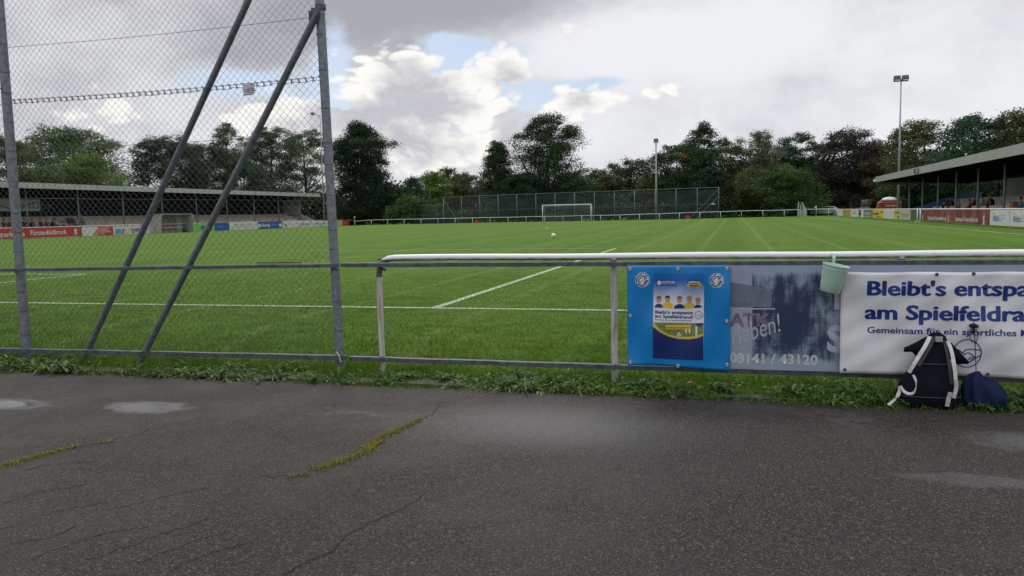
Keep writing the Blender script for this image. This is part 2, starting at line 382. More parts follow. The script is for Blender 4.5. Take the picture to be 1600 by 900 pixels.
# cracks in the asphalt
crackm = mat('crack_shadow', (.008, .008, .008), 1.)
def crack(pts, w0, w1, step=.035, jit=.012):
    P = [at(a, b_, Z=-.2)[:2] for a, b_ in pts]; mb = MB(); out = []
    for a, b_ in zip(P[:-1], P[1:]):
        n_ = max(2, int(np.linalg.norm(b_-a)/step))
        out += [a+(b_-a)*k_/n_ for k_ in range(n_)]
    out.append(P[-1]); out = [o+rng.normal(0, jit, 2) for o in out]; vs = []; n_ = len(out)
    for k_, o in enumerate(out):
        d = out[min(k_+1, n_-1)]-out[max(k_-1, 0)]; d = d/(np.linalg.norm(d)+1e-9); w = (w0+(w1-w0)*k_/n_)*rng.uniform(.5, 1.4)
        vs += [(o[0]-d[1]*w, o[1]+d[0]*w, -.1945), (o[0]+d[1]*w, o[1]-d[0]*w, -.1945)]
    mb.add(vs, [(2*q, 2*q+1, 2*q+3, 2*q+2) for q in range(n_-1)]); tag(mb.build('asphalt_crack', crackm), kind='structure')
crack([(440, 900), (480, 880), (520, 862), (545, 835), (600, 808), (640, 790), (665, 772)], .0062, .0034, .02, .006)
crack([(662, 655), (676, 648), (690, 632), (700, 628)], .004, .003)
crack([(400, 745), (440, 746), (470, 744)], .002, .003)
crack([(180, 690), (240, 672), (310, 655)], .003, .002)
crack([(1145, 795), (1152, 782), (1162, 768)], .0025, .002, .02, .004)
for s_ in [((0, 830), (90, 800), (170, 785)), ((60, 870), (160, 835), (230, 825)), ((130, 880), (230, 845), (330, 810)), ((210, 880), (260, 862), (330, 838)), ((0, 790), (60, 770), (130, 760)), ((0, 745), (70, 728), (150, 722)), ((260, 895), (330, 865), (390, 850)), ((160, 800), (250, 780), (330, 762)), ((20, 850), (80, 842), (120, 822))]:
    crack(s_, .0018, .0030, .02, .009)

# ------------------------------------------------------------------ small plants
def tint_mat(name, stops, rough=.6, transl=0.):
    m = bpy.data.materials.new(name); m.use_nodes = True; t = NT(m.node_tree); b = m.node_tree.nodes['Principled BSDF']
    a = t.n.new('ShaderNodeAttribute'); a.attribute_name = 'tint'
    r = t.n.new('ShaderNodeValToRGB'); t.l.new(a.outputs['Fac'], r.inputs[0]); cr = r.color_ramp
    while len(cr.elements) < len(stops): cr.elements.new(.5)
    for e, (pos, c_) in zip(cr.elements, stops): e.position = pos; e.color = tuple(c_)+(1,)
    t.put(b.inputs['Base Color'], r.outputs[0]); b.inputs['Roughness'].default_value = rough; b.inputs['Specular IOR Level'].default_value = .12
    if transl:
        tr = t.n.new('ShaderNodeBsdfTranslucent'); t.put(tr.inputs[0], r.outputs[0]); mx = t.n.new('ShaderNodeMixShader'); mx.inputs[0].default_value = transl
        t.l.new(b.outputs[0], mx.inputs[1]); t.l.new(tr.outputs[0], mx.inputs[2]); t.l.new(mx.outputs[0], t.n['Material Output'].inputs[0])
    return m
blade_m = tint_mat('grass_blades', [(0, (.032, .075, .008)), (.5, (.074, .148, .013)), (.85, (.108, .195, .022)), (1, (.17, .20, .05))], .75, .25)
weed_m = tint_mat('weed_leaves', [(0, (.022, .048, .012)), (.5, (.055, .11, .024)), (.85, (.10, .17, .04)), (1, (.20, .18, .07))], .5, .2)
moss_m = tint_mat('crack_moss', [(0, (.07, .10, .015)), (.5, (.21, .21, .045)), (1, (.38, .29, .09))], .85)
def blades(name, P, h, w, lean, m, tints, kind='stuff'):
    n = len(P); a = rng.uniform(0, 2*PI, n); d = np.stack([np.cos(a), np.sin(a), 0*a], 1); s_ = np.stack([-np.sin(a), np.cos(a), 0*a], 1)
    a2 = rng.uniform(0, 2*PI, n); ld = np.stack([np.cos(a2), np.sin(a2), 0*a2], 1)*(lean*rng.uniform(.2, 1, n)*h)[:, None]
    tip = P+ld+np.stack([0*h, 0*h, h], 1)
    V = np.stack([P-d*w[:, None]/2, P+d*w[:, None]/2, tip], 1).reshape(-1, 3); F = np.arange(3*n).reshape(-1, 3)
    o = npmesh(name, V, F, m, attr=tints); return tag(o, kind=kind)
# mown turf near the touch rail: density falls with distance
n = 300000; yy = -3.45+13*rng.power(1, n)**1.9*1.; xx = rng.uniform(0, 1, n)
c0 = 23.9-(yy+9.57)*1.28; c1 = 23.9+(yy+9.57)*.42; xx = c0+(c1-c0)*xx
P = np.stack([xx, yy, gz(xx, yy)-.003], 1); patch = .52+.20*np.sin(xx*1.3+np.sin(yy*2.1)*1.5)*np.sin(yy*1.7+xx*.4)+.18*np.sin(xx*3.7+np.sin(yy*5.3+xx)*1.8)*np.sin(yy*6.1-xx*.9)+.12*np.sin(xx*9+yy*3)*np.sin(yy*13+xx*2)
blades('mown_grass', P, rng.uniform(.012, .030, n)*(1-.75*sstep(2, 9.5, yy)), rng.uniform(.003, .007, n), 1.0, blade_m, np.clip(patch*.8+rng.normal(0, .22, n), 0, 1))

def leafset(rows):
    """rows of (base, dir angle, length, width, pitch, tint) -> curved jagged leaves"""
    Vs = []; Fs = []; T = []; b_ = 0; k = 5
    for (bx, by, bz, a, L, w, pt, tn) in rows:
        ca, sa = math.cos(a), math.sin(a); px, pz = 0., 0.; pit = pt
        prof = (.22, .55, .8, 1., .75, .05)
        for q in range(k+1):
            wq = w*prof[q]*(.8+.4*random.random())/2
            Vs += [(bx+ca*px-sa*wq, by+sa*px+ca*wq, bz+pz+.15*wq), (bx+ca*px, by+sa*px, bz+pz), (bx+ca*px+sa*wq, by+sa*px-ca*wq, bz+pz+.15*wq)]
            px += L/k*math.cos(pit); pz += L/k*math.sin(pit); pit -= .32
            if bz+pz < .004+bz: pz = max(pz, .004)
        for q in range(k):
            i0 = b_+3*q; Fs += [(i0, i0+1, i0+4, i0+3), (i0+1, i0+2, i0+5, i0+4)]; T += [tn, min(1, tn+.08)]
        b_ += 3*(k+1)
    return np.array(Vs), np.array(Fs), np.array(T)
def rosette(x, y, z, n, L, w, rows, tn=.5, up=1.):
    for q in range(n):
        rows.append((x+random.gauss(0, .01), y+random.gauss(0, .01), z, random.uniform(0, 2*PI), L*random.uniform(.6, 1.15), w*random.uniform(.7, 1.2), up*random.uniform(.5, 1.35), min(1, max(0, random.gauss(tn, .2)))))
rows = []
def dens(X):
    px = 800+1230*math.tan(math.atan2(X-CAM[0], 6.2)-YAW) if True else 0
    if 395 < px < 470: return .30
    return 1.0
for q in range(4300):
    X = random.uniform(9, 34)
    if random.random() > dens(X): continue
    cl_ = math.sin(X*2.3)+.8*math.sin(X*5.1+1)+.6*math.sin(X*11.3+2)
    if random.uniform(-2.4, 1.5) > cl_: continue
    near = random.random() < .55
    Y = random.uniform(-3.64, -3.4) if near else random.uniform(-3.45, -3.1)
    if X < 20: Y -= .06
    z0 = -.2; rosette(X, Y, z0, random.randint(5, 10), random.uniform(.06, .17)*(1+.25*cl_*.5), random.uniform(.010, .026), rows, random.uniform(.3, .65), random.uniform(.5, 1.1))
V, F, T = leafset(rows); tag(npmesh('verge_weeds', V, F, weed_m, attr=T), kind='stuff')
n = 110000; xx = rng.uniform(8, 36, n); cl = np.sin(xx*3.1)+np.sin(xx*7.7+1)*.6+np.sin(xx*17)*.4
yy = np.where(rng.uniform(0, 1, n) < .75, rng.uniform(-3.70, -3.0, n), rng.uniform(-3.3, -2.2, n)); keep = rng.uniform(-1.6, 2, n) < cl+.8; xx, yy = xx[keep], yy[keep]; n = len(xx)
P = np.stack([xx, yy, np.maximum(gz(xx, yy), -.2)-.003], 1)
blades('verge_grass', P, rng.uniform(.03, .12, n)*(.6+.4*rng.uniform(0, 1, n)), rng.uniform(.003, .007, n), .9, blade_m, np.clip(rng.normal(.5, .25, n), 0, 1))
# reddish dead leaves in the verge
rows = []
for q in range(90):
    X = random.uniform(14, 30); rows.append((X, random.uniform(-3.72, -3.25), -.195+random.random()*.05, random.uniform(0, 6.28), .05, .03, random.uniform(0, .6), random.random()))
V, F, T = leafset(rows); tag(npmesh('fallen_leaves', V, F, tint_mat('dead_leaf', [(0, (.12, .05, .025)), (1, (.30, .12, .05))], .7), attr=T), kind='stuff')
# the larger rosettes that stand out
big_plants = [(945+375, 612, 'large dandelion rosette on the kerb just left of the black backpack', .19), (1235, 612, 'leafy dock plant at the asphalt edge below the phone number board', .17), (1115, 606, 'spiky dandelion plant under the right edge of the blue banner', .15),
              (870, 598, 'broad-leaved weed beside the foot of the middle white post', .14), (100, 583, 'bushy weed clump round the foot of the left fence post', .19), (290, 586, 'low weed tuft between the foot of the front brace and the end post', .13), (1590, 628, 'tall green weed right of the navy drawstring bag', .2), (700, 596, 'dark leafy weed right of the white post with the bent rail', .14), (640, 592, 'small dandelion rosette below the open span of the white rail', .12), (1000, 600, 'leafy weed below the left edge of the blue banner', .14)]
for px, py, lab, Ls in big_plants:
    q = at(px, py, Z=-.2); rows = []; q[1] = min(q[1], -3.42)
    rosette(q[0], q[1], -.2, 26, Ls, .034, rows, .55, 1.05); rosette(q[0]+.05, q[1]+.03, -.2, 12, Ls*.8, .026, rows, .45, 1.15)
    V, F, T = leafset(rows); o = npmesh('weed_plant', V, F, weed_m, attr=T); tag(o, lab, 'weed', 'larger weeds along the asphalt edge')
# moss strips growing in two cracks
def moss(pts, wid, dn):
    Ps = [at(a, b_, Z=-.2)[:2] for a, b_ in pts]; out = []
    for (a, b_), w in zip(zip(Ps[:-1], Ps[1:]), wid):
        n_ = int(np.linalg.norm(b_-a)*dn*w*30); f = rng.uniform(0, 1, n_)[:, None]; q = a+(b_-a)*f
        d = (b_-a)/np.linalg.norm(b_-a); w_ = w*(.75+.5*np.sin(f*17+a[0]*9)); q = q+np.array([-d[1], d[0]])*rng.normal(0, 1, (n_, 1))*w_*.5+rng.normal(0, .006, (n_, 2)); out.append(q)
    Q = np.concatenate(out); n_ = len(Q); return np.concatenate([Q, np.full((n_, 1), -.199)], 1)
P = np.concatenate([moss([(0, 731), (60, 714), (95, 705), (125, 698)], (.040, .034, .02), 2600), moss([(155, 694), (178, 690)], (.010,), 2600), moss([(452, 747), (484, 742)], (.022,), 2200),
                    moss([(494, 735), (540, 720), (575, 706), (590, 688), (625, 672), (660, 656)], (.046, .042, .06, .036, .03), 2600)])
n = len(P); blades('crack_moss', P, rng.uniform(.008, .026, n), rng.uniform(.003, .007, n), 1.2, moss_m, np.clip(rng.normal(.5, .25, n), 0, 1))

n = 2600; cx_ = rng.uniform(9, 34, 60); ci_ = rng.integers(0, 60, n); xx = cx_[ci_]+rng.normal(0, .07, n); yy = -3.42+rng.normal(0, .09, n)
P = np.stack([xx, yy, np.full(n, -.2)], 1); blades('long_grass', P, rng.uniform(.10, .24, n), rng.uniform(.003, .006, n), .7, blade_m, np.clip(rng.normal(.55, .2, n)+(ci_ % 7 == 0)*.45, 0, 1))
crack([(0, 731), (60, 714), (95, 705), (125, 698), (180, 689)], .006, .004, .03, .006); crack([(452, 747), (494, 735), (540, 720), (575, 706), (590, 688), (625, 672), (662, 655)], .006, .005, .03, .006)
# ------------------------------------------------------------------ near ball-stop fence
FY = -3.2
def fy(px, py): return at(px, py, Y=FY)
fence = empty('chain_link_fence', (20.47, FY, -.2), 'tall galvanised chain-link ball-stop fence rising from the asphalt edge to above the picture', 'fence')
def pole(name, x, zt, r, y=FY, xt=None, m=None):
    xt = x if xt is None else xt
    o = MB().tube([(x, y, -.3), (x+(xt-x)*.5, y, zt/2-.1), (xt, y, zt)], r, 16).build(name, m or galv, fence, smooth=False); return smooth_by_angle(o)
PXS = [(20.49, 20.43), (16.90, 16.90), (13.4, 13.4)]
for i, (xb, xt) in enumerate(PXS):
    po = pole('post', xb, 5.1, .040 if i == 0 else .045, xt=xb+(xt-xb)*1.5)
    zz = -.1
    while zz < 5.0:
        xq = xb+(xt-xb)*(zz+.2)/3.3; rr = (.042 if i == 0 else .047)
        MB().tube([(xq+rr*math.cos(a), FY+rr*math.sin(a), zz+.003*math.sin(a*2)) for a in np.linspace(0, 2*PI, 17)], .0026, 5, False).build('wire_tie', mat('dark_tie', (.03, .03, .035), .6), po); zz += random.uniform(.16, .34)
    cp = MB().tube([(xb+(xt-xb)*1.5, FY, 5.1), (xb+(xt-xb)*1.5, FY, 5.12)], .048, 16).build('post_cap', galv_dark, po)
def brace(x0, z0, x1, z1, y, r=.030):
    o = smooth_by_angle(MB().tube([(x0, y, z0), (x1, y, z1)], r, 14).build('diagonal_brace', mat('brace_steel', (.15, .17, .195), .5, .35, .0, 22, .2, 60, (.085, .095, .11)), fence)); return o
b1 = brace(18.27, -.27, 20.44, 2.98, FY-.055); b2 = brace(17.50, -.25, 20.40, 4.33, FY+.07)
MB().box((20.42, FY-.035, 3.0), (.07, .07, .05)).box((20.38, FY-.05, 2.96), (.05, .02, .09)).build('brace_clamp', galv_dark, b1)
MB().tube([(20.44, FY, 3.02), (20.44, FY, 3.06)], .048, 14).build('brace_clamp', galv_dark, fence)
# woven mesh: vertical zigzag wires hooked into one another
def weave(x0, x1, z0, z1, y, w, r):
    Vs = []; Fs = []; b_ = 0; nz = int((z1-z0)/(w/2))+1
    for ci in range(int((x1-x0)*2/w)+1):
        cx_ = x0+ci*w/2; k = np.arange(nz); sgn = np.where((k+ci) % 2 == 0, -1., 1.); zz = z0+k*w/2
        dx = .006*np.sin(zz*2.3+ci*.1)+.004*np.sin(zz*5.1+cx_*9)+.012*np.sin(zz*.9+cx_*.8)
        dz = .006*np.sin(cx_*3.1+zz*.7)
        X = cx_+sgn*(w/4+.0014)+dx; Yc = y+.0022*sgn+.012*np.sin(cx_*1.9+zz*1.1)
        c_ = np.stack([X, Yc, zz+dz], 1)
        # double every knuckle so bends are short
        mid = (c_[:-1]+c_[1:])/2; pts = np.empty((2*nz-1, 3)); pts[0::2] = c_; pts[1::2] = mid
        ang = np.array([0, 2*PI/3, 4*PI/3]); off = np.stack([np.cos(ang)*r, np.sin(ang)*r, np.sin(ang)*0], 1)
        v = (pts[:, None, :]+off[None]).reshape(-1, 3); m_ = len(pts); i_ = np.arange(m_-1)[:, None]*3+np.arange(3)[None]
        j_ = np.arange(m_-1)[:, None]*3+((np.arange(3)+1) % 3)[None]
        Fs.append((np.stack([i_, j_, j_+3, i_+3], -1).reshape(-1, 4))+b_); Vs.append(v); b_ += len(v)
    return np.concatenate(Vs), np.concatenate(Fs)
V, F = weave(13.45, 20.46, -.19, 4.95, FY+.045, .0715, .0017); npmesh('wire_mesh', V, F, wire_m, fence)
def wire(z, r, barb=0.):
    mb = MB(); X = np.linspace(13.4, 20.43, 90); sag = lambda q: -.018*np.sin(PI*((q-13.4) % 3.5)/3.5)
    mb.tube([(q, FY+.04, z+sag(q)) for q in X], r, 5, False)
    if barb:
        mb.tube([(q, FY+.045, z+sag(q)-.028+.007*math.sin(q*31)) for q in np.linspace(13.4, 20.43, 340)], r, 5, False)
        q = 13.45
        while q < 20.4:
            mb.tube([(q-.012, FY+.03, z+sag(q)+.012), (q+.01, FY+.05, z+sag(q)-.034)], r*1.7, 5); mb.tube([(q+.010, FY+.035, z+sag(q)+.008), (q-.012, FY+.05, z+sag(q)-.038)], r*1.4, 5); q += .0715
    mb.build('tension_wire', galv_dark, fence)
wire(2.455, .0024, 1); wire(2.975, .0022); wire(1.965, .0020); wire(4.3, .0022)
# dark flat rails in front of the posts
def rail(x0, x1, z0, z1, y, parent, h=.042, name='rail'):
    mb = MB(); n_ = max(2, int((x1-x0)/.25)); pts = [(x0+(x1-x0)*q/n_, z0+(z1-z0)*q/n_+.0015*math.sin(q*1.7)) for q in range(n_+1)]
    prof = [(-.018, -h/2), (-.018, h/2), (-.012, h/2+.003), (.020, h/2+.003), (.020, h/2-.003), (-.011, h/2-.005), (-.011, -h/2)]
    k_ = len(prof); vs = [(X, y+a, Z+b_) for X, Z in pts for a, b_ in prof]
    fs = [(q*k_+j, q*k_+(j+1) % k_, (q+1)*k_+(j+1) % k_, (q+1)*k_+j) for q in range(n_) for j in range(k_)]+[tuple(range(k_)), tuple(range(n_*k_, n_*k_+k_))]
    return mb.add(vs, fs).build(name, galv_dark, parent)
rail(12.0, 20.56, .70, .785, FY-.075, fence, .030); rail(12.0, 20.60, -.125, -.045, FY-.075, fence, .040)
MB().tube([(20.53, FY-.10, -.02), (20.55, FY-.105, -.08)], .004, 6).tube([(20.53, FY-.1, -.02), (20.50, FY-.09, .01)], .004, 6).build('cable_tie', mat('cream_tie', (.6, .58, .45), .5), fence)
MB().box((19.95, FY-.07, .812), (.45, .02, .008)).build('rail_splice', mat('black_splice', (.01, .01, .012), .5), fence)
# pale round reflector plate at the left frame edge, not a light source
q = fy(3, 129)
lp = empty('round_reflector', (q[0]-.06, FY-.09, q[2]), 'small round cream reflector plate clipped to the left fence post at the picture edge', 'reflector')
o = MB().tube([(q[0]-.06, FY-.12, q[2]), (q[0]-.06, FY-.085, q[2])], [.055, .06], 20).build('reflector_disc', mat('cream_plastic', (.55, .56, .45), .4), lp); smooth_by_angle(o)
MB().tube([(q[0]-.06, FY-.09, q[2]-.04), (q[0]-.03, FY-.05, q[2]-.06), (16.9, FY-.04, q[2]-.07)], .007, 8).build('bracket', galv_dark, lp)
# crumpled scrap of paper on the barbed wire
def paper():
    a, b_ = fy(377, 130), fy(397, 149); mb = MB(); nx_, nz_ = 8, 7; vs = []
    for j in range(nz_):
        for i_ in range(nx_):
            u, v = i_/(nx_-1), j/(nz_-1); X = a[0]+(b_[0]-a[0])*(u+.04*v); Z = a[2]+(b_[2]-a[2])*(v-.10*u*(v))
            vs.append((X, FY+.01+.008*math.sin(u*7+v*3)+.006*math.sin(v*11), Z))
    fs = [(j*nx_+i_, j*nx_+i_+1, (j+1)*nx_+i_+1, (j+1)*nx_+i_) for j in range(nz_-1) for i_ in range(nx_-1)]
    pm = bpy.data.materials.new('printed_paper'); pm.use_nodes = True; t = NT(pm.node_tree); bs = pm.node_tree.nodes['Principled BSDF']
    p = t.n.new('ShaderNodeNewGeometry').outputs['Position']; X, Y, Z = t.sep(p)
    st = t.m('SINE', t.m('ADD', t.m('MULTIPLY', Z, 330), t.m('MULTIPLY', X, 40))); nn = t.noise(p, 60, 3)
    t.put(bs.inputs['Base Color'], t.mix(t.m('MULTIPLY', t.ss(st, .1, .5), t.ss(nn, .4, .5)), (.55, .55, .6), (.10, .10, .13))); bs.inputs['Roughness'].default_value = .6
    o = mb.add(vs, fs).build('paper_scrap', pm, None, True); m_ = o.modifiers.new('t', 'SOLIDIFY'); m_.thickness = .0008
    tag(o, 'crumpled printed paper scrap hooked on the barbed wire between the two braces', 'paper')
paper()

# ------------------------------------------------------------------ near white barrier
bar = empty('barrier_railing', (20.9, FY, -.2), 'near white tubular barrier with bent left end, its dark lower rails carrying the banners', 'railing')
XE = 33.
tp = [(20.905, FY, .66), (20.905, FY, .70), (20.912, FY, .745), (20.93, FY, .785), (20.96, FY, .818), (21.0, FY, .838), (21.06, FY, .846)]+[(21.06+(XE-21.06)*q/40, FY, .846+.012*q/40+.0025*math.sin(q*.9)) for q in range(1, 41)]
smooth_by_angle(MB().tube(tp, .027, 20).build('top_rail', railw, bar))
for i, X in enumerate([20.905, 22.99, 25.12, 27.25, 29.4, 31.5]):
    pm = smooth_by_angle(MB().tube([(X, FY, -.3), (X, FY, .665 if i == 0 else .835)], .027, 20).build('post', postw, bar))
    if i == 0:
        smooth_by_angle(MB().tube([(X, FY, .645), (X, FY, .675)], .0295, 18).build('weld_sleeve', postw, pm))
    else:
        MB().box((X, FY-.03, .805), (.05, .015, .03)).tube([(X, FY-.05, .805), (X, FY-.03, .805)], .008, 6).build('bracket', galv_dark, pm)
MB().tube([(20.975, FY-.05, .745), (20.975, FY-.02, .745)], .014, 6).build('bolt', galv_dark, bar); MB().tube([(20.93, FY-.05, .835), (20.93, FY-.02, .835)], .011, 6).build('bolt', galv_dark, bar)
r1 = rail(20.57, XE, .786, .800, FY-.06, bar, .034); r2 = rail(20.62, XE, -.052, -.048, FY-.06, bar, .036)

# ------------------------------------------------------------------ old advertising board (blue, streaked)
def vec_board():
    m = bpy.data.materials.new('weathered_blue_board'); m.use_nodes = True
    t = NT(m.node_tree); b = m.node_tree.nodes['Principled BSDF']
    p = t.n.new('ShaderNodeNewGeometry').outputs['Position']; X, Y, Z = t.sep(p)
    n = t.noise(t.vm('MULTIPLY', p, (1, 1, .55)), 7, 6, .65, .3); s_ = t.noise(t.vm('MULTIPLY', p, (9, 1, .7)), 3, 5, .6); f = t.noise(t.vm('MULTIPLY', p, (.5, 1, 3)), 26, 4, .7)
    br = t.n.new('ShaderNodeTexBrick'); t.put(br.inputs['Vector'], t.comb(X, Z, 0)); br.inputs['Scale'].default_value = 11; br.inputs['Mortar Size'].default_value = .012
    br.inputs['Color1'].default_value = (.35, .35, .35, 1); br.inputs['Color2'].default_value = (.65, .65, .65, 1); br.inputs['Mortar'].default_value = (.9, .9, .9, 1)
    k = t.m('ADD', t.m('ADD', t.m('MULTIPLY', n, .75), t.m('MULTIPLY', s_, .35)), t.m('MULTIPLY', f, .16)); k = t.m('ADD', k, .07)
    k = t.m('ADD', k, t.m('MULTIPLY', t.m('SUBTRACT', t.sep(br.outputs[0])[0], .5), .05))
    k = t.m('SUBTRACT', k, t.m('MULTIPLY', t.blob(X, Z, 24.32, .38, .32, .30), .26)); k = t.m('ADD', k, t.ss(Z, .08, -.01, 0, .4)); k = t.m('ADD', k, t.ss(Z, .68, .76, 0, .22))
    k = t.m('ADD', k, t.ss(X, 24.02, 23.98, 0, .5))
    c_ = t.mix(t.ss(k, .5, .78), (.020, .034, .085), (.27, .33, .43))
    t.put(b.inputs['Base Color'], c_); b.inputs['Roughness'].default_value = .35; return m
ob = empty('advertising_board', (24, FY-.09, 0), 'old streaked blue advertising board with phone number 08141 / 43120 on the near barrier', 'advertising board')
BY = FY-.088
mb = MB(); xs_ = [23.2, 23.98, 25.25, 26.5, 27.8, 29.1, 30.4, 31.8]
for a, b_ in zip(xs_[:-1], xs_[1:]): mb.bb((a+.0015, BY, -.028), (b_-.0015, BY+.006, .776))
mb.build('panel', vec_board(), ob)
palem = mat('faded_white_print', (.42, .45, .53), .5, 0, .25, 14); greym = mat('faded_grey_print', (.15, .18, .26), .5, 0, .3, 10)
def Q(px, py, y=BY-.002): return at(px, py, Y=y)
def pf(pts, m, name, parent, y=BY-.002, th=.001):
    MB().poly([tuple(Q(a, b_, y)) for a, b_ in pts], th, (0, 1, 0)).build(name, m, parent)
pf([(1141, 480), (1206, 480), (1206, 462), (1195, 452), (1176, 446), (1141, 441)], greym, 'printed_shape', ob)
pf([(1141, 481.5), (1211, 481.5), (1211, 483.5), (1141, 483.5)], palem, 'printed_line', ob)
pf([(1141, 414.5), (1175.5, 414.5), (1175.5, 576), (1141, 576)], mat('lavender_film', (.31, .36, .47), .3, 0, .2, 5), 'film_strip', ob, BY-.0008, .0006)
q = Q(1140, 566); text('08141 / 43120', .105, mat('worn_white_print', (.55, .56, .58), .5, 0, .25, 30), ob, q, bold=.032, fit=.645)
q = Q(1143, 541, BY-.003); text('rleben!', .20, palem, ob, q, shear=.35, rot=rad(19), fit=.40, bold=.0)
redm = mat('faded_red_print', (.24, .17, .26), .5, 0, .5, 20)
q = Q(1141, 509, BY-.0025); text('ATK', .14, redm, ob, q, bold=.04, fit=.31)
q = Q(1141, 477, BY-.0035); text('maning', .045, mat('grey_print', (.12, .14, .2), .5), ob, q, fit=.20)
q = Q(1292, 548); text('S', .27, palem, ob, q, bold=.04)
q = Q(1302, 482); text('I', .22, palem, ob, q, bold=.04)
q = Q(1262, 567); 

# ------------------------------------------------------------------ blue banner
def bwarp(x, z): return .007*np.sin(x*9+z*6)*(1.2-z)+.008*np.sin((x-23.5)*7-z*5)*np.clip(.5-z, 0, 1)+.004*np.sin(x*17-z*11)+.004*np.sin(z*14+x*3)
def cloth_mb(x0, x1, z0, z1, y, warp, nx_, nz_, sag=.0, tl=0., hang=None):
    vs = []; fs = []
    for j in range(nz_+1):
        for i_ in range(nx_+1):
            u, v = i_/nx_, j/nz_; X = x0+(x1-x0)*u; Z = z0+(z1-z0)*v
            if hang: Z += hang(u, v)
            vs.append((X, y+float(warp(X, Z)), Z))
    n_ = len(vs); vs += [(a, b_+.0015, c_) for a, b_, c_ in vs]; W_ = nx_+1
    for j in range(nz_):
        for i_ in range(nx_): a = j*W_+i_; fs += [(a, a+1, a+W_+1, a+W_), (n_+a, n_+a+W_, n_+a+W_+1, n_+a+1)]
    for i_ in range(nx_): fs += [(i_, n_+i_, n_+i_+1, i_+1), (nz_*W_+i_, nz_*W_+i_+1, n_+nz_*W_+i_+1, n_+nz_*W_+i_)]
    for j in range(nz_): a = j*W_; fs += [(a, a+W_, n_+a+W_, n_+a), (a+nx_, n_+a+nx_, n_+a+W_+nx_, a+W_+nx_)]
    return MB().add(vs, fs)
def vinyl(name, c_, c2): return mat(name, c_, .32, 0, 0, 3, .08, 180, c2)
y1 = FY-.115
bn = empty('blue_banner', (23.5, y1, -.03), 'blue vinyl banner with club crests and a football poster, riveted beside the middle white post', 'banner')
hang = lambda u, v: (1-v)*(.010*math.sin(u*5)-.010*u)
pnl = cloth_mb(23.112, 23.905, -.025, .780, y1, bwarp, 44, 44, hang=hang).build('banner_cloth', vinyl('blue_vinyl', (.0, .20, .53), (.0, .17, .47)), bn, True)
ey = MB
for u, v in ((.025, .03), (.5, .012), (.972, .035), (.03, .5), (.965, .46), (.03, .965), (.5, .965), (.965, .965)):
    X = 23.112+.793*u; Z = -.025+.805*v; Y = y1+float(bwarp(X, Z))
    mb = MB(); ring = [(X+.0105*math.cos(a), Y-.004, Z+.0105*math.sin(a)) for a in np.linspace(0, 2*PI, 15)]
    mb.tube(ring, .0042, 6, False).tube([(X, Y-.004, Z), (X, Y-.001, Z)], .007, 8); mb.build('eyelet', mat('eyelet_metal', (.5, .52, .55), .25, .9), bn, True)
# print layers on the banner, following its waves
def layer(pts, m, name, d, parent=bn, y=y1, warp=bwarp, sub=6):
    """flat print: polygon fanned and subdivided, laid d above the cloth"""
    import bmesh
    bm = bmesh.new(); vs = [bm.verts.new((a, 0, b_)) for a, b_ in pts]; bm.faces.new(vs)
    bmesh.ops.triangulate(bm, faces=bm.faces[:]); 
    for _ in range(sub):
        es = [e for e in bm.edges if e.calc_length() > .022]
        if not es: break
        bmesh.ops.subdivide_edges(bm, edges=es, cuts=1); bmesh.ops.triangulate(bm, faces=[f for f in bm.faces if len(f.verts) > 3])
    o_ = origin(parent)
    for v in bm.verts: v.co = (v.co.x-o_[0], y+float(warp(v.co.x, v.co.z))-d-o_[1], v.co.z-o_[2])
    me = bpy.data.meshes.new(name); bm.to_mesh(me); bm.free(); me.materials.append(m)
    o = bpy.data.objects.new(name, me); COL.objects.link(o); o.parent = parent; return o
def P2(px, py): q = at(px, py, Y=y1); return (q[0], q[2])
def zoomP(zx, zy): return P2(980+zx/5., 400+zy/5.)      # coordinates measured on an enlarged view
navy = mat('navy_print', (.006, .022, .135), .35); white = mat('white_print', (.62, .63, .66), .35); yel = mat('yellow_print', (.62, .42, .035), .35)
# poster
pstr = bpy.data.materials.new('poster_sky'); pstr.use_nodes = True; t = NT(pstr.node_tree); b = pstr.node_tree.nodes['Principled BSDF']
Zp = t.sep(t.n.new('ShaderNodeNewGeometry').outputs['Position'])[2]; nn = t.noise(t.n.new('ShaderNodeNewGeometry').outputs['Position'], 9, 4)
t.put(b.inputs['Base Color'], t.mix(t.ss(t.m('ADD', Zp, t.m('MULTIPLY', nn, .09)), .72, .50), (.0, .12, .40), (.62, .68, .74))); b.inputs['Roughness'].default_value = .3
R_ = [zoomP(205, 135), zoomP(602, 135), zoomP(594, 815), zoomP(201, 800)]
layer(R_, pstr, 'poster', .0012)
layer([zoomP(204, 520), zoomP(595, 520), zoomP(594, 640), zoomP(202, 640)], mat('poster_grass', (.22, .27, .06), .4, 0, .6, 60), 'poster_field', .0016)
arc = [(202, 545), (260, 590), (330, 625), (400, 642), (480, 645), (540, 638), (595, 620)]
layer([zoomP(a, b_-14) for a, b_ in arc]+[zoomP(a, b_+4) for a, b_ in reversed(arc)], yel, 'poster_arc', .0022)
layer([zoomP(202, 522), zoomP(214, 522)]+[zoomP(260, 578), zoomP(202, 538)][::1], yel, 'poster_arc', .0021)
layer([zoomP(202, 549)]+[zoomP(a, b_+2) for a, b_ in arc[1:]]+[zoomP(594, 815), zoomP(201, 800)], navy, 'poster_footer', .0020)
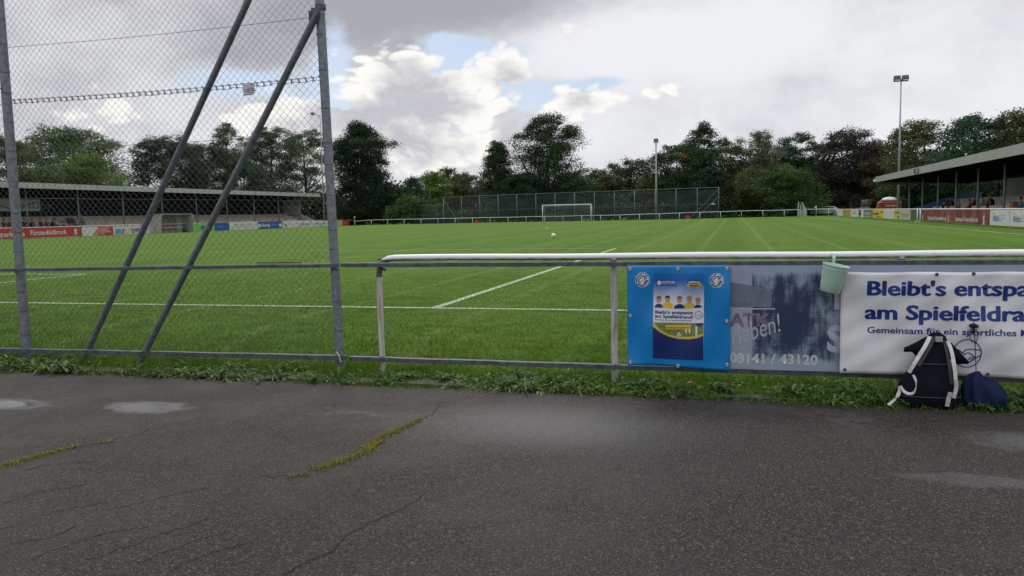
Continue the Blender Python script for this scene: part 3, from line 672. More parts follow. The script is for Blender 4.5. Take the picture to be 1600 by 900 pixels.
# the printed group of children: heads, hair and shirts
skin_p = mat('printed_skin', (.52, .27, .17), .4, 0, .25, 120); hair_p = [mat('printed_brown_hair', (.16, .08, .045), .5), mat('printed_dark_hair', (.02, .015, .015), .5), mat('printed_fair_hair', (.35, .19, .08), .5)]
def disc(cx, cy, rx, ry, m, name, d, a0=0, a1=360, n_=18):
    pts = [zoomP(cx+rx*math.cos(rad(a)), cy-ry*math.sin(rad(a))) for a in np.linspace(a0, a1, n_, endpoint=(a1-a0) < 360)]
    layer(pts, m, name, d)
for (cx, cy, hm, sh, shy, sw) in ((247, 340, 0, navy, 378, 34), (315, 337, 1, yel, 362, 42), (409, 341, 0, navy, 380, 44), (486, 340, 2, yel, 366, 42), (553, 352, 2, navy, 386, 34)):
    layer([zoomP(cx-sw, 412), zoomP(cx-sw+2, shy+12), zoomP(cx-14, shy-4), zoomP(cx+14, shy-4), zoomP(cx+sw-2, shy+12), zoomP(cx+sw, 412)], sh, 'printed_shirt', .0022)
    disc(cx, cy, 19, 27, skin_p, 'printed_face', .0027); disc(cx, cy-8, 21, 21, hair_p[hm], 'printed_hair', .0031, 5, 175, 12)
    for s_ in(-1, 1): disc(cx+s_*7, cy+1, 3, 2, hair_p[1], 'printed_eye', .0034, n_=8)
    disc(cx, cy+13, 6, 3, mat('printed_mouth', (.6, .5, .5), .4), 'printed_mouth', .0034, n_=8)
layer([zoomP(204, 402), zoomP(300, 408), zoomP(400, 416), zoomP(500, 412), zoomP(598, 402), zoomP(600, 524), zoomP(500, 526), zoomP(400, 522), zoomP(300, 518), zoomP(204, 514)], white, 'printed_sign', .0036)
def btext(body, zx, zy, h, m, wpx, d=.005, bold=.03, rot=0., shear=0.):
    a = zoomP(zx, zy); X = a[0]; w_ = zoomP(zx+wpx, zy)[0]-X
    text(body, h, m, bn, (X, y1-d, a[1]), bold=bold, fit=w_, warp=bwarp, rot=rot, shear=shear)
btext("Bleibt's entspannt", 216, 447, .036, navy, 296, rot=-.02); btext('am Spielfeldrand!', 216, 478, .036, navy, 298, rot=-.03)
btext('Gemeinsam für ein sportliches Miteinander', 216, 498, .012, navy, 290, rot=-.03, bold=.02)
# handshake ring on the printed sign
def ring_layer(cx, cy, r0, r1, m, name, d, conv=zoomP, **kw):
    n_ = 28
    for q in range(n_):
        a, b_ = 2*PI*q/n_, 2*PI*(q+1)/n_
        pass
    mb = MB(); vs = []
    for q in range(n_):
        a = 2*PI*q/n_
        for r in(r0, r1):
            X, Z = conv(cx+r*math.cos(a), cy+r*math.sin(a)); vs.append((X, kw.get('y', y1)-d+float(kw.get('warp', bwarp)(X, Z)), Z))
    mb.add(vs, [(2*q, 2*q+1, (2*q+3) % (2*n_), (2*q+2) % (2*n_)) for q in range(n_)]); return mb.build(name, m, kw.get('parent', bn))
ring_layer(558, 464, 28, 32, navy, 'printed_ring', .0042)
def strokes(lines, w, m, name, d, conv=zoomP, y=y1, warp=bwarp, parent=bn):
    mb = MB()
    for ln_ in lines:
        P_ = [conv(*q) for q in ln_]
        for (x0, z0), (x1, z1) in zip(P_[:-1], P_[1:]):
            L = math.hypot(x1-x0, z1-z0)+1e-9; ox, oz = -(z1-z0)/L*w/2, (x1-x0)/L*w/2; ex_, ez_ = (x1-x0)/L*w*.3, (z1-z0)/L*w*.3
            vs = [(x0+ox-ex_, z0+oz-ez_), (x0-ox-ex_, z0-oz-ez_), (x1-ox+ex_, z1-oz+ez_), (x1+ox+ex_, z1+oz+ez_)]
            mb.add([(a, y-d+float(warp(a, c_)), c_) for a, c_ in vs], [(0, 1, 2, 3)])
    return mb.build(name, m, parent)
def hand(cx, cy, s_): return [[(cx+a*s_, cy+b_*s_) for a, b_ in L] for L in ([(-.95, -.25), (-.6, -.2), (-.35, .0), (-.1, -.22), (.3, -.28), (.95, -.2)], [(-.35, 0), (-.2, .12), (.05, -.02), (.3, .08), (.62, .38), (.95, .2)], [(-.7, .2), (-.3, .5), (.1, .75), (.3, .62)], [(.62, .38), (.45, .55)], [(.45, .32), (.3, .62)], [(.28, .3), (.12, .5)])]
strokes(hand(558, 464, 28), .0016, navy, 'printed_handshake', .0043)
layer([zoomP(303, 538), zoomP(495, 540), zoomP(493, 574), zoomP(301, 570)], yel, 'poster_tag', .0026)
btext('#bleibentspannt', 310, 562, .019, mat('brown_print', (.2, .12, .02), .4), 175, d=.0042, bold=.02)
disc(404, 613, 17, 17, white, 'printed_football', .0028)
for q in ((404, 613, 6), (392, 604, 4), (416, 604, 4), (398, 626, 4), (411, 626, 4)): disc(q[0], q[1], q[2], q[2], hair_p[1], 'printed_football_patch', .0031, n_=6)
for cx in (262, 460, 487, 540): layer([zoomP(cx-8, 540+(34 if cx < 500 else 10)), zoomP(cx+8, 540+(34 if cx < 500 else 10)), zoomP(cx+6, 600+(cx > 500)*30), zoomP(cx-6, 600+(cx > 500)*30)], white if cx > 300 else skin_p, 'printed_leg', .0019)
layer([zoomP(536, 524), zoomP(594, 524), zoomP(594, 540), zoomP(570, 552), zoomP(540, 545)], navy, 'printed_shorts', .0023)
# two small logos on the poster
layer([zoomP(231, 186), zoomP(380, 187), zoomP(379, 234), zoomP(230, 232)], mat('logo_blue', (.008, .06, .27), .35), 'logo_plate', .0018)
disc(250, 210, 15, 18, white, 'logo_disc', .0024); btext('BAYERISCHER', 268, 208, .017, white, 106, d=.003); btext('FUSSBALL-VERBAND', 268, 221, .011, white, 106, d=.003, bold=.01)
layer([zoomP(470, 212), zoomP(580, 212), zoomP(580, 238), zoomP(573, 243), zoomP(477, 243), zoomP(470, 238)], yel, 'logo_plate', .0020); disc(525, 200, 55, 18, mat('logo_blue', (.008, .06, .27), .35), 'logo_plate', .0022)
layer([zoomP(470, 200), zoomP(580, 200), zoomP(580, 214), zoomP(470, 214)], mat('logo_blue', (.008, .06, .27), .35), 'logo_plate', .0021)
btext('antenne', 480, 209, .026, white, 90, d=.0032); btext('bayern', 487, 237, .026, navy, 78, d=.0032)
# octagonal crests
for cx, cy in ((121, 186), (699, 191)):
    oc = lambda r: [zoomP(cx+r*math.cos(rad(22.5+45*q)), cy+r*1.02*math.sin(rad(22.5+45*q))) for q in range(8)]
    layer(oc(60), white, 'crest', .0018); layer(oc(56), mat('crest_blue', (.012, .05, .19), .35), 'crest', .0024); layer(oc(51), white, 'crest', .0029)
    sc_ = lambda L: [[(cx+a, cy+b_) for a, b_ in l_] for l_ in L]
    strokes(sc_([[(-8, -44), (-44, -12), (-44, 14)], [(6, -34), (-30, -2), (-30, 12), (-16, 24)], [(16, -30), (16, 0)], [(8, -30), (34, -30)], [(14, -14), (34, -14)], [(40, 6), (18, 34), (-8, 44), (-36, 28)], [(34, 2), (10, 26)]]), .0085, mat('crest_blue', (.012, .05, .19), .35), 'crest_letters', .0035)
    strokes(sc_([[(-18, 18), (-4, 10), (0, 2), (4, 10), (18, 18)]]), .005, yel, 'crest_bird', .0036)

# ------------------------------------------------------------------ white banner
def wwarp(x, z): return .009*np.sin(x*5+z*7)+.005*np.sin(x*2.2-z*9)+.004*np.sin((x+z)*13)+.003*np.sin((x-z*1.6)*21)
y2 = FY-.125
wb = empty('white_banner', (26.2, y2, 0), 'wide white vinyl banner with blue lettering and handshake logo behind the backpack', 'banner')
hang2 = lambda u, v: (1-v)*(.006*math.sin(u*9))-v*.016*math.sin(u*PI*6)**2*.35
cloth_mb(24.695, 27.95, -.028, .730, y2, wwarp, 110, 30, hang=hang2).build('banner_cloth', vinyl('white_vinyl', (.68, .69, .70), (.62, .63, .65)), wb, True)
ink = mat('blue_ink', (.006, .028, .19), .35)
def wt(body, px, py, size, wpx_end, fat):
    a = at(px, py, Y=y2-.004); text(body, size, ink, wb, (a[0], y2-.0022, a[2]), bold=.008, fat=fat, warp=wwarp, fit=wpx_end)
wt("Bleibt's entspannt", 1353, 461, .150, 1.305, .030); wt('am Spielfeldrand!', 1352, 498.5, .150, 1.27, .030); wt('Gemeinsam für ein sportliches Miteinander', 1355, 520.5, .066, 1.37, .012)
cw = lambda a, b_: (lambda q: (q[0], q[2]))(at(a, b_, Y=y2))
ring_layer(1511, 552, 21, 22.5, ink, 'logo_ring', .003, conv=cw, y=y2, warp=wwarp, parent=wb); strokes(hand(1511, 551, 21), .007, ink, 'logo_handshake', .0034, conv=cw, y=y2, warp=wwarp, parent=wb)
for X, Z in [(24.73, 0.0), (25.0+.57, .716)]+[(24.73+.6*q, .712) for q in range(6)]+[(24.73+.95*q, -.005) for q in range(1, 4)]:
    if abs(X-24.73) < .01 and Z > .7: continue
    Y = y2+float(wwarp(X, Z)); mb = MB().tube([(X+.009*math.cos(a), Y-.003, Z+.009*math.sin(a)) for a in np.linspace(0, 2*PI, 13)], .0038, 6, False).tube([(X, Y-.003, Z), (X, Y, Z)], .006, 8)
    mb.build('eyelet', mat('dark_eyelet', (.12, .12, .12), .3, .8), wb, True)

# ------------------------------------------------------------------ mint bucket
q = at(1296, 434, Y=FY-.17); bk = empty('mint_bucket', (q[0], FY-.19, q[2]-.1), 'pale mint metal planter bucket hooked over the white top rail', 'bucket')
bk.rotation_euler = (rad(4), rad(12), 0)
m_ = mat('mint_enamel', (.36, .52, .42), .35, 0, .15, 8, .03, 90); mb = MB(); n_ = 36
prof = [(.068, 0), (.070, .003), (.073, .03), (.0735, .034), (.0745, .034), (.075, .038), (.088, .165), (.0885, .168), (.0905, .168), (.0905, .172), (.092, .196), (.0965, .198), (.097, .2015), (.094, .203), (.0905, .199), (.070, .008), (.0, .008)]
vs = [(r*math.cos(2*PI*j/n_), r*math.sin(2*PI*j/n_), h) for r, h in prof for j in range(n_)]; k_ = len(prof)
fs = [(a*n_+j, a*n_+(j+1) % n_, (a+1)*n_+(j+1) % n_, (a+1)*n_+j) for a in range(k_-1) for j in range(n_)]+[tuple(reversed(range(n_)))]
smooth_by_angle(mb.add(vs, fs).build('pail', m_, bk, local=True), 35)
MB().rib([(-.01, .094, .17), (-.01, .105, .2), (-.013, .112, .235), (-.017, .14, .262), (-.017, .19, .262), (-.015, .215, .245), (-.015, .222, .22)], .022, (1, 0, 0), th=.0025).build('hook', m_, bk, local=True)

# ------------------------------------------------------------------ backpack
def blend(a, b_, f): return a+(b_-a)*f
bp = empty('backpack', (25.18, -3.52, -.2), 'slumped black backpack with off-white straps leaning on the white banner', 'backpack')
black = mat('black_nylon', (.006, .008, .014), .8, 0, .35, 9, .6, 13, None, .08); strapm = mat('offwhite_webbing', (.50, .49, .47), .7, 0, .3, 20, .3, 220)
secs = [(0, (.175), .10, -.01, 0), (.015, .195, .115, -.01, 0), (.06, .20, .12, -.01, .005), (.14, .186, .12, -.004, .02), (.22, .152, .105, .014, .045), (.30, .112, .09, .032, .075), (.38, .086, .07, .052, .105), (.45, .066, .05, .068, .13), (.48, .052, .035, .074, .14), (.497, .025, .014, .076, .15)]
vs = []; n_ = 40
for (h, a, b_, ox, oy) in secs:
    for j in range(n_):
        th = 2*PI*j/n_; ct, st_ = math.cos(th), math.sin(th); e = .62; wr = 1+.035*math.sin(th*5+h*20)+.02*math.sin(th*11-h*33)
        vs.append((25.25+ox+a*wr*abs(ct)**e*(1 if ct > 0 else -1), -3.56+oy+b_*wr*abs(st_)**e*(1 if st_ > 0 else -1), -.198+h+.006*math.sin(th*3+h*9)))
k_ = len(secs); fs = [(a*n_+j, a*n_+(j+1) % n_, (a+1)*n_+(j+1) % n_, (a+1)*n_+j) for a in range(k_-1) for j in range(n_)]+[tuple(reversed(range(n_))), tuple(range((k_-1)*n_, k_*n_))]
MB().add(vs, fs).build('bag_body', black, bp, True)
def bag_ring(f0, f1, h, name, m, r, grow=1.012):
    hs = [q[0] for q in secs]; A = [np.interp(h, hs, [q[k] for q in secs]) for k in (1, 2, 3, 4)]; pts = []
    for th in np.linspace(f0, f1, 26):
        ct, st_ = math.cos(th), math.sin(th); e = .62; pts.append((25.25+A[2]+A[0]*grow*abs(ct)**e*(1 if ct > 0 else -1), -3.56+A[3]+A[1]*grow*abs(st_)**e*(1 if st_ > 0 else -1), -.198+h))
    MB().tube(pts, r, 6).build(name, m, bp, True)
bag_ring(PI, 2*PI, .085, 'seam', mat('seam_grey', (.03, .034, .042), .6), .0035); bag_ring(PI*1.12, PI*1.88, .30, 'zip', mat('seam_grey', (.03, .034, .042), .6), .004)
def bpt(px, py, y): return tuple(at(px, py, Y=y))
def flap(pts, name, th=.03):
    mb = MB(); P_ = [bpt(*q) for q in pts]; c_ = np.mean(P_, 0); c_[1] -= .012
    n2 = len(P_); vs = P_+[tuple(np.array(p)+np.array([0, th, 0])) for p in P_]+[tuple(c_), tuple(c_+np.array([0, th+.015, 0]))]
    fs = [(i_, (i_+1) % n2, 2*n2) for i_ in range(n2)]+[(n2+i_, 2*n2+1, n2+(i_+1) % n2) for i_ in range(n2)]+[(i_, n2+i_, n2+(i_+1) % n2, (i_+1) % n2) for i_ in range(n2)]
    o = mb.add(vs, fs).build(name, black, bp, True); return o
flap([(1413, 550, -3.47), (1414, 544, -3.47), (1432, 536, -3.45), (1448, 527, -3.43), (1462, 526, -3.43), (1462, 545, -3.45), (1450, 560, -3.5), (1432, 558, -3.49), (1426, 550, -3.47)], 'side_flap')
flap([(1474, 527, -3.43), (1486, 535, -3.43), (1502, 552, -3.44), (1514, 565, -3.45), (1512, 569, -3.46), (1494, 569, -3.48), (1484, 560, -3.47)], 'side_flap')
def strap(pts, w=.022, side=(1, 0, 0), name='strap'):
    P_ = [Vector(bpt(*q)) for q in pts]; out = []
    for i_ in range(len(P_)-1):          # catmull-rom
        p0, p1, p2_, p3 = P_[max(i_-1, 0)], P_[i_], P_[i_+1], P_[min(i_+2, len(P_)-1)]
        for s_ in range(6):
            u = s_/6; out.append(.5*((2*p1)+(p2_-p0)*u+(2*p0-5*p1+4*p2_-p3)*u*u+(3*p1-p0-3*p2_+p3)*u**3))
    out.append(P_[-1]); sides = []
    for i_ in range(len(out)):
        tg = (out[min(i_+1, len(out)-1)]-out[max(i_-1, 0)]).normalized(); sides.append(tuple(Vector(side)-tg*Vector(side).dot(tg)))
    return MB().rib([tuple(p) for p in out], w, sides, th=.004).build(name, strapm, bp)
strap([(1453, 526, -3.47), (1446, 540, -3.57), (1436, 556, -3.62), (1428, 569, -3.655), (1420, 582, -3.67)], .026)
strap([(1481, 533, -3.47), (1487, 550, -3.58), (1491, 572, -3.65), (1493, 590, -3.69), (1494, 606, -3.70), (1490, 622, -3.71)], .024)
strap([(1485, 613, -3.725), (1482, 624, -3.725), (1480, 635, -3.725)], .026)
strap([(1406, 604, -3.70), (1405, 612, -3.72), (1400, 622, -3.75), (1388, 633, -3.78)], .022, (.6, .5, .6)); strap([(1407, 603, -3.70), (1412, 611, -3.72), (1419, 615, -3.74), (1427, 614, -3.75), (1431, 605, -3.74), (1431, 595, -3.72), (1427, 586, -3.70)], .024, (.2, .75, .55))
dk = mat('black_binding', (.008, .009, .012), .7)
def bind(pts, w):
    o = strap(pts, w, name='strap_edge'); o.data.materials.clear(); o.data.materials.append(dk)
bind([(1459, 527, -3.465), (1452, 541, -3.56), (1443, 557, -3.61), (1434, 571, -3.65)], .03); bind([(1475, 531, -3.465), (1480, 552, -3.57), (1484, 575, -3.645), (1487, 600, -3.69)], .02)
MB().box(bpt(1467, 530, -3.5), (.045, .02, .035)).build('buckle', mat('grey_buckle', (.3, .31, .33), .4), bp)
# navy drawstring bag hanging in front of the banner
db = empty('drawstring_bag', (25.72, -3.5, -.2), 'crumpled navy drawstring bag on a black cord beside the backpack', 'bag')
navyc = mat('navy_nylon', (.005, .011, .050), .6, 0, .5, 7, 1., 11, None, .12); vs = []; n_ = 48; secs = [(0, .12, .08), (.01, .16, .10), (.05, .185, .115), (.10, .18, .115), (.15, .165, .10), (.195, .13, .08), (.215, .07, .05), (.222, .02, .02)]
for (h, a, b_) in secs:
    for j in range(n_):
        th = 2*PI*j/n_; wr = .9+.07*math.sin(th*9+h*18)+.05*math.sin(th*3+1+h*30)+.04*math.sin(th*15-h*30)
        vs.append((25.60+a*.86*wr*math.cos(th)+.03*(h-.1)*-1, -3.56+b_*wr*math.sin(th)+h*.25, -.198+h+.012*math.sin(th*2+.5)*(h > .05)-.03*(h > .1)*math.cos(th)*.8))
k_ = len(secs); fs = [(a*n_+j, a*n_+(j+1) % n_, (a+1)*n_+(j+1) % n_, (a+1)*n_+j) for a in range(k_-1) for j in range(n_)]+[tuple(reversed(range(n_))), tuple(range((k_-1)*n_, k_*n_))]
o = MB().add(vs, fs).build('bag_body', navyc, db, True); sb = o.modifiers.new('s', 'SUBSURF'); sb.levels = sb.render_levels = 1
ycd = y2-.035
MB().tube([bpt(1522, 513, ycd), bpt(1524, 545, ycd-.02), bpt(1525, 575, ycd-.06), bpt(1525, 592, ycd-.10)], .0032, 8).tube([bpt(1516, 514, ycd), bpt(1515, 524, ycd), bpt(1517, 533, ycd-.01), bpt(1523, 536, ycd-.012)], .0025, 8).tube([bpt(1526, 514, ycd), bpt(1528, 525, ycd), bpt(1524, 538, ycd-.01)], .0025, 8).build('cord', dk, db, True)
MB().tube([bpt(1516, 509, ycd+.01), bpt(1521, 508, ycd-.01), bpt(1527, 510, ycd+.01)], [.012, .017, .012], 10).tube([bpt(1521, 512, ycd), bpt(1521, 520, ycd)], [.014, .009], 10).build('cord_knot', dk, db, True)
#PART3
# ------------------------------------------------------------------ far side of the pitch
def zg(x, y): return float(gz(x, y))
def goal(y0, out, label):
    gl = empty('football_goal', (0, y0, zg(0, y0)), label, 'football goal'); r = .06; zb = zg(0, y0)-.05
    for sx in(-1, 1):
        MB().tube([(3.66*sx, y0, zb-.1), (3.66*sx, y0, zb+2.50)], r, 12).build('post', whitepaint, gl, True)
        MB().tube([(3.66*sx, y0, zb+2.46), (3.66*sx, y0+out*.9, zb+2.3)], .02, 8).tube([(3.66*sx, y0+out*.9, zb+2.3), (3.66*sx, y0+out*2, zb+.05)], .018, 8).build('net_stay', whitepaint, gl)
    MB().tube([(-3.72, y0, zb+2.50), (3.72, y0, zb+2.50)], r, 12).build('crossbar', whitepaint, gl, True)
    mb = MB(); sec = lambda x: [(x, y0+.02*out, zb+2.45), (x, y0+out*.9, zb+2.28), (x, y0+out*1.95, zb+.04)]
    for q in range(50): 
        X = -3.64+7.28*q/49; mb.tube(sec(X), .0022, 3, False)
    for q in range(30):
        f = q/29; a, b_, c_ = sec(0); 
        p_ = np.array(a)+(np.array(b_)-a)*min(1, f*3) if f < .333 else np.array(b_)+(np.array(c_)-np.array(b_))*(f-.333)/.667
        mb.tube([(-3.64, p_[1], p_[2]), (3.64, p_[1], p_[2])], .0022, 3, False)
    mb.build('net', mat('net_cord', (.45, .46, .46), .7), gl); return gl
goal(L_, 1, 'white football goal in front of the far ball-stop fence')
# ball
q = at(865, 371.5, Z=0); f_ = empty('football', (q[0], q[1], 0), 'white football lying alone on the mown pitch', 'football')
import bmesh
def sphere(c, r, name, m, parent, sub=3, sc=(1, 1, 1)):
    bm = bmesh.new(); bmesh.ops.create_icosphere(bm, subdivisions=sub, radius=r)
    for v in bm.verts: v.co = Vector((v.co.x*sc[0], v.co.y*sc[1], v.co.z*sc[2]))+Vector(c)
    me = bpy.data.meshes.new(name); bm.to_mesh(me); bm.free(); me.materials.append(m); me.polygons.foreach_set('use_smooth', [True]*len(me.polygons))
    o = bpy.data.objects.new(name, me); COL.objects.link(o); o.parent = parent; return o
sphere((0, 0, .118), .112, 'ball_shell', mat('ball_white', (.78, .78, .76), .4), f_)
ico = [Vector(v).normalized() for v in [(0, 1, 1.618), (0, -1, 1.618), (1, 1.618, 0), (-1, 1.618, 0), (1.618, 0, 1), (-1.618, 0, 1), (0, 1, -1.618), (0, -1, -1.618), (1, -1.618, 0), (-1, -1.618, 0), (1.618, 0, -1), (-1.618, 0, -1)]]
mb = MB()
for d in ico:
    a = d.orthogonal().normalized(); b_ = d.cross(a); mb.add([(d*.1145+a*.03*math.cos(q*2*PI/5)+b_*.03*math.sin(q*2*PI/5)).normalized()*.1135+Vector((0, 0, .118)) for q in range(5)], [(0, 1, 2, 3, 4)])
mb.build('dark_patches', mat('ball_grey', (.10, .09, .12), .4), f_, local=True)

# railing round the pitch, far side
fr = empty('pitch_railing', (0, 109.5, zg(0, 109.5)), 'long white tubular railing across the far end of the pitch', 'railing')
YF = 109.5; pts = [(X, YF, zg(X, YF)+.97+.015*math.sin(X*.8)) for X in np.linspace(-36.9, 32.9, 80)]
MB().tube(pts, .035, 8, True).build('top_rail', whitepaint, fr, True)
for X in np.arange(-36.6, 33, 2.93): MB().tube([(X, YF, zg(X, YF)-.1), (X, YF, zg(X, YF)+.95)], .035, 8).build('post', whitepaint if random.random() < .7 else postw, fr, True)
hp = empty('pitch_railing', (34.5, 109.6, 0), 'short white railing with rounded hoop end beside the far corner flag', 'railing')
MB().tube([(33.6, 109.5, 1.0), (36.2, 105.0, 1.0), (36.9, 103.9, 1.0), (37.05, 103.7, .85), (37.05, 103.7, 0)], .04, 8).build('top_rail', whitepaint, hp, True)
MB().tube([(36.2, 105.0, 0), (36.2, 105.0, 1.0)], .035, 8).build('post', whitepaint, hp, True); MB().tube([(33.6, 109.5, 0), (33.6, 109.5, 1.0)], .035, 8).build('post', whitepaint, hp, True)
cf = empty('corner_flag', (34.7, 105.5, 0), 'yellow corner flag pole at the far right corner of the pitch', 'corner flag')
MB().tube([(34.7, 105.5, 0), (34.7, 105.5, 1.5)], .03, 8).build('pole', mat('flag_yellow', (.62, .55, .25), .5), cf, True)
MB().poly([(34.7, 105.5, 1.5), (34.62, 105.45, 1.5), (34.45, 105.4, 1.22), (34.6, 105.45, 1.12), (34.7, 105.5, 1.15)], .01, (0, 1, 0)).build('flag', mat('flag_cloth', (.62, .58, .40), .6), cf)
cf2 = empty('corner_flag', (-34.7, 105.5, zg(-34.7, 105.5)), 'yellow corner flag pole at the far left end beside the red board', 'corner flag')
MB().tube([(-34.7, 105.5, -.2), (-34.7, 105.5, 1.4)], .03, 8).build('pole', _mats['flag_yellow'], cf2, True); MB().poly([(-34.7, 105.5, 1.4), (-34.4, 105.5, 1.3), (-34.7, 105.5, 1.15)], .01, (0, 1, 0)).build('flag', _mats['flag_cloth'], cf2)
for px, py, lab in ((745, 347.5, 'small red box on the ground behind the far railing, left of the goal'), (1074, 339.5, 'small red box on the ground behind the far railing, right of the goal')):
    q = at(px, py, Y=110.5); z0 = zg(q[0], 110.5); o = empty('red_box', (q[0], 110.5, z0), lab, 'box', 'red boxes behind the far railing'); rm = mat('red_plastic', (.42, .035, .02), .45)
    MB().bb((q[0]-.32, 110.2, z0), (q[0]+.32, 110.8, z0+.42)).build('crate_body', rm, o); MB().bb((q[0]-.24, 110.25, z0+.423), (q[0]+.24, 110.75, z0+.52)).tube([(q[0]-.2, 110.5, z0+.52), (q[0]-.15, 110.5, z0+.60), (q[0]+.15, 110.5, z0+.60), (q[0]+.2, 110.5, z0+.52)], .02, 6).build('lid', rm, o)

# far ball-stop fence
netm = bpy.data.materials.new('distant_wire_net'); netm.use_nodes = True; t = NT(netm.node_tree); b = netm.node_tree.nodes['Principled BSDF']
b.inputs['Base Color'].default_value = (.10, .13, .15, 1); b.inputs['Alpha'].default_value = .10; b.inputs['Roughness'].default_value = .7
fgm = mat('fence_grey', (.17, .20, .21), .55, .2, .2, 3)
def farfence(lab, x0, x1, y, h0, h1, step, xs_=None, braces=False):
    fo = empty('chain_link_fence', (x0, y, zg(x0, y)), lab, 'fence'); X = np.linspace(x0, x1, int(round((x1-x0)/step))+1); H = lambda q: h0+(h1-h0)*(q-x0)/(x1-x0)
    for q in X: MB().tube([(q, y, -.4), (q, y, H(q))], .05, 8).build('post', fgm, fo, True)
    MB().tube([(x0, y, h0-.02), (x1, y, h1-.02)], .035, 6).build('top_rail', fgm, fo); MB().tube([(x0, y, h0*.45), (x1, y, h1*.45)], .015, 5).build('tension_wire', fgm, fo)
    MB().bb((x0+.06, y+.05, -.3), (x1-.06, y+.056, min(h0, h1)-.03)).build('wire_mesh', netm, fo)
    if braces:
        for d_ in (0, 1.1): MB().tube([(x1-.05, y-.08, h1-.3-d_*1.0), (x1-4.2+d_*.9, y-.08, .0)], .04, 6).build('diagonal_brace', fgm, fo)
        for d_ in (0,): MB().tube([(x0+.05, y-.08, h0-.5), (x0+2.6, y-.08, .0)], .04, 6).build('diagonal_brace', fgm, fo)
    return fo
fo = farfence('tall grey wire ball-stop fence behind the far goal', -21.85, 21.7, 112, 4.25, 4.55, 3.11, braces=True)
MB().box((20.9, 111.8, 2.1), (.5, .1, .14)).build('white_lamp', whitepaint, fo)
farfence('lower wire fence in front of the bushes, left of the far ball-stop fence', -32.5, -22.3, 113, 3.0, 3.0, 5.1)

# floodlight masts
def mast(px, pt, pb, Y=None, X=None, lab='', head=1., r=.10, z0=0., heads=2):
    a = at(px, pt, Y=Y, X=X); ro = empty('floodlight_mast', (a[0], a[1], z0), lab, 'floodlight'); gm = mat('mast_grey', (.30, .32, .34), .5, .3)
    MB().tube([(a[0], a[1], z0-.2), (a[0], a[1], a[2]*.5), (a[0], a[1], a[2])], [r*1.4, r, r*.6], 10).build('pole', gm, ro, True)
    return ro, a
lampm = mat('lamp_dark', (.03, .032, .036), .4)
def lamp(ro, c_, s_):
    o = MB().box(c_, (.62*s_, .5*s_, .42*s_), Matrix.Rotation(rad(-28), 3, 'X')).build('lamp_head', lampm, ro)
    MB().box((c_[0], c_[1]-.26*s_, c_[2]-.13*s_), (.5*s_, .02, .3*s_), Matrix.Rotation(rad(-28), 3, 'X')).build('lens', mat('lens_glass', (.35, .37, .4), .15), o)
ro, a = mast(1408, 124, 328, X=42, lab='tall floodlight mast with twin lamps beside the right stand roof', r=.11)
lamp(ro, (a[0]-.42, a[1], a[2]+.1), 1.1); lamp(ro, (a[0]+.42, a[1], a[2]+.1), 1.1); MB().box((a[0], a[1]+.1, a[2]-.12), (1.3, .08, .08)).build('crossarm', lampm, ro)
ro, a = mast(1025, 221, 300, Y=116, lab='floodlight mast standing in front of the trees behind the far fence', r=.16); lamp(ro, (a[0], a[1], a[2]+.1), 1.1)
ro, a = mast(500, 181, 345, X=-42, lab='slim lamp mast with a bent arm at the far end of the left stand', r=.10); MB().tube([(a[0], a[1], a[2]-.2), (a[0]-.05, a[1], a[2]+.05), (a[0]-1.0, a[1]-.3, a[2]+.35)], .05, 8).build('arm', _mats['mast_grey'], ro); lamp(ro, (a[0]-1.2, a[1]-.35, a[2]+.35), .8)

# ------------------------------------------------------------------ advertising boards along the touch lines
def pm_(name, c_): return mat('board_'+name, c_, .45, 0, .12, 3)
WH = pm_('white', (.56, .57, .56)); RD = pm_('red', (.42, .025, .022)); BL = pm_('blue', (.015, .085, .30)); GN = pm_('green', (.17, .46, .10)); YE = pm_('yellow', (.60, .45, .03)); OC = pm_('ochre', (.42, .24, .05)); GY = pm_('grey', (.16, .17, .16)); MA = pm_('maroon', (.15, .018, .024)); BE = pm_('beige', (.42, .40, .33)); DG = pm_('dark', (.06, .07, .06)); OR = pm_('orange', (.55, .20, .05)); LB = pm_('light_blue', (.12, .25, .50))
frame_m = mat('board_frame', (.33, .33, .33), .5, .2)
BX = -37.
def lb(y0, y1, m, lab, z0=None, z1=.80, name='advertising_board'):
    z0 = zg(BX, (y0+y1)/2)+.12 if z0 is None else z0
    r_ = empty(name, (BX, (y0+y1)/2, zg(BX, y0)), lab, 'advertising board', 'advertising boards along the left touchline')
    MB().bb((BX-.03, y0+.01, z0), (BX, y1-.01, z1)).build('panel', m, r_); mb = MB()
    for q in (y0+.1, y1-.1): MB().tube([(BX-.07, q, -.4), (BX-.07, q, z1+.12)], .03, 6).build('post', frame_m, r_)
    return r_
def YL(px): return float(at(px, 350, X=BX)[1])
def YR(px): return float(at(px, 340, X=37.)[1])
def tl(r_, s_, y, z, h, m, fit=None, bold=.03): text(s_, h, m, r_, (BX+.008, y, z), plane='L', fit=fit, bold=bold)
def s_logo(r_, y, z, s_, plane, X, m):
    c_ = (X, y, z); sg = 1 if plane == 'L' else -1; text('S', s_, m, r_, c_, plane=plane, bold=.05, name='logo_letter'); off = .010*sg
    bm_ = MB(); n_ = 12; bm_.add([(X+off*.1, y+sg*(.32*s_)+.085*s_*math.cos(2*PI*q/n_), z+.87*s_+.085*s_*math.sin(2*PI*q/n_)) for q in range(n_)], [tuple(range(n_))]); bm_.build('logo_dot', m, r_)
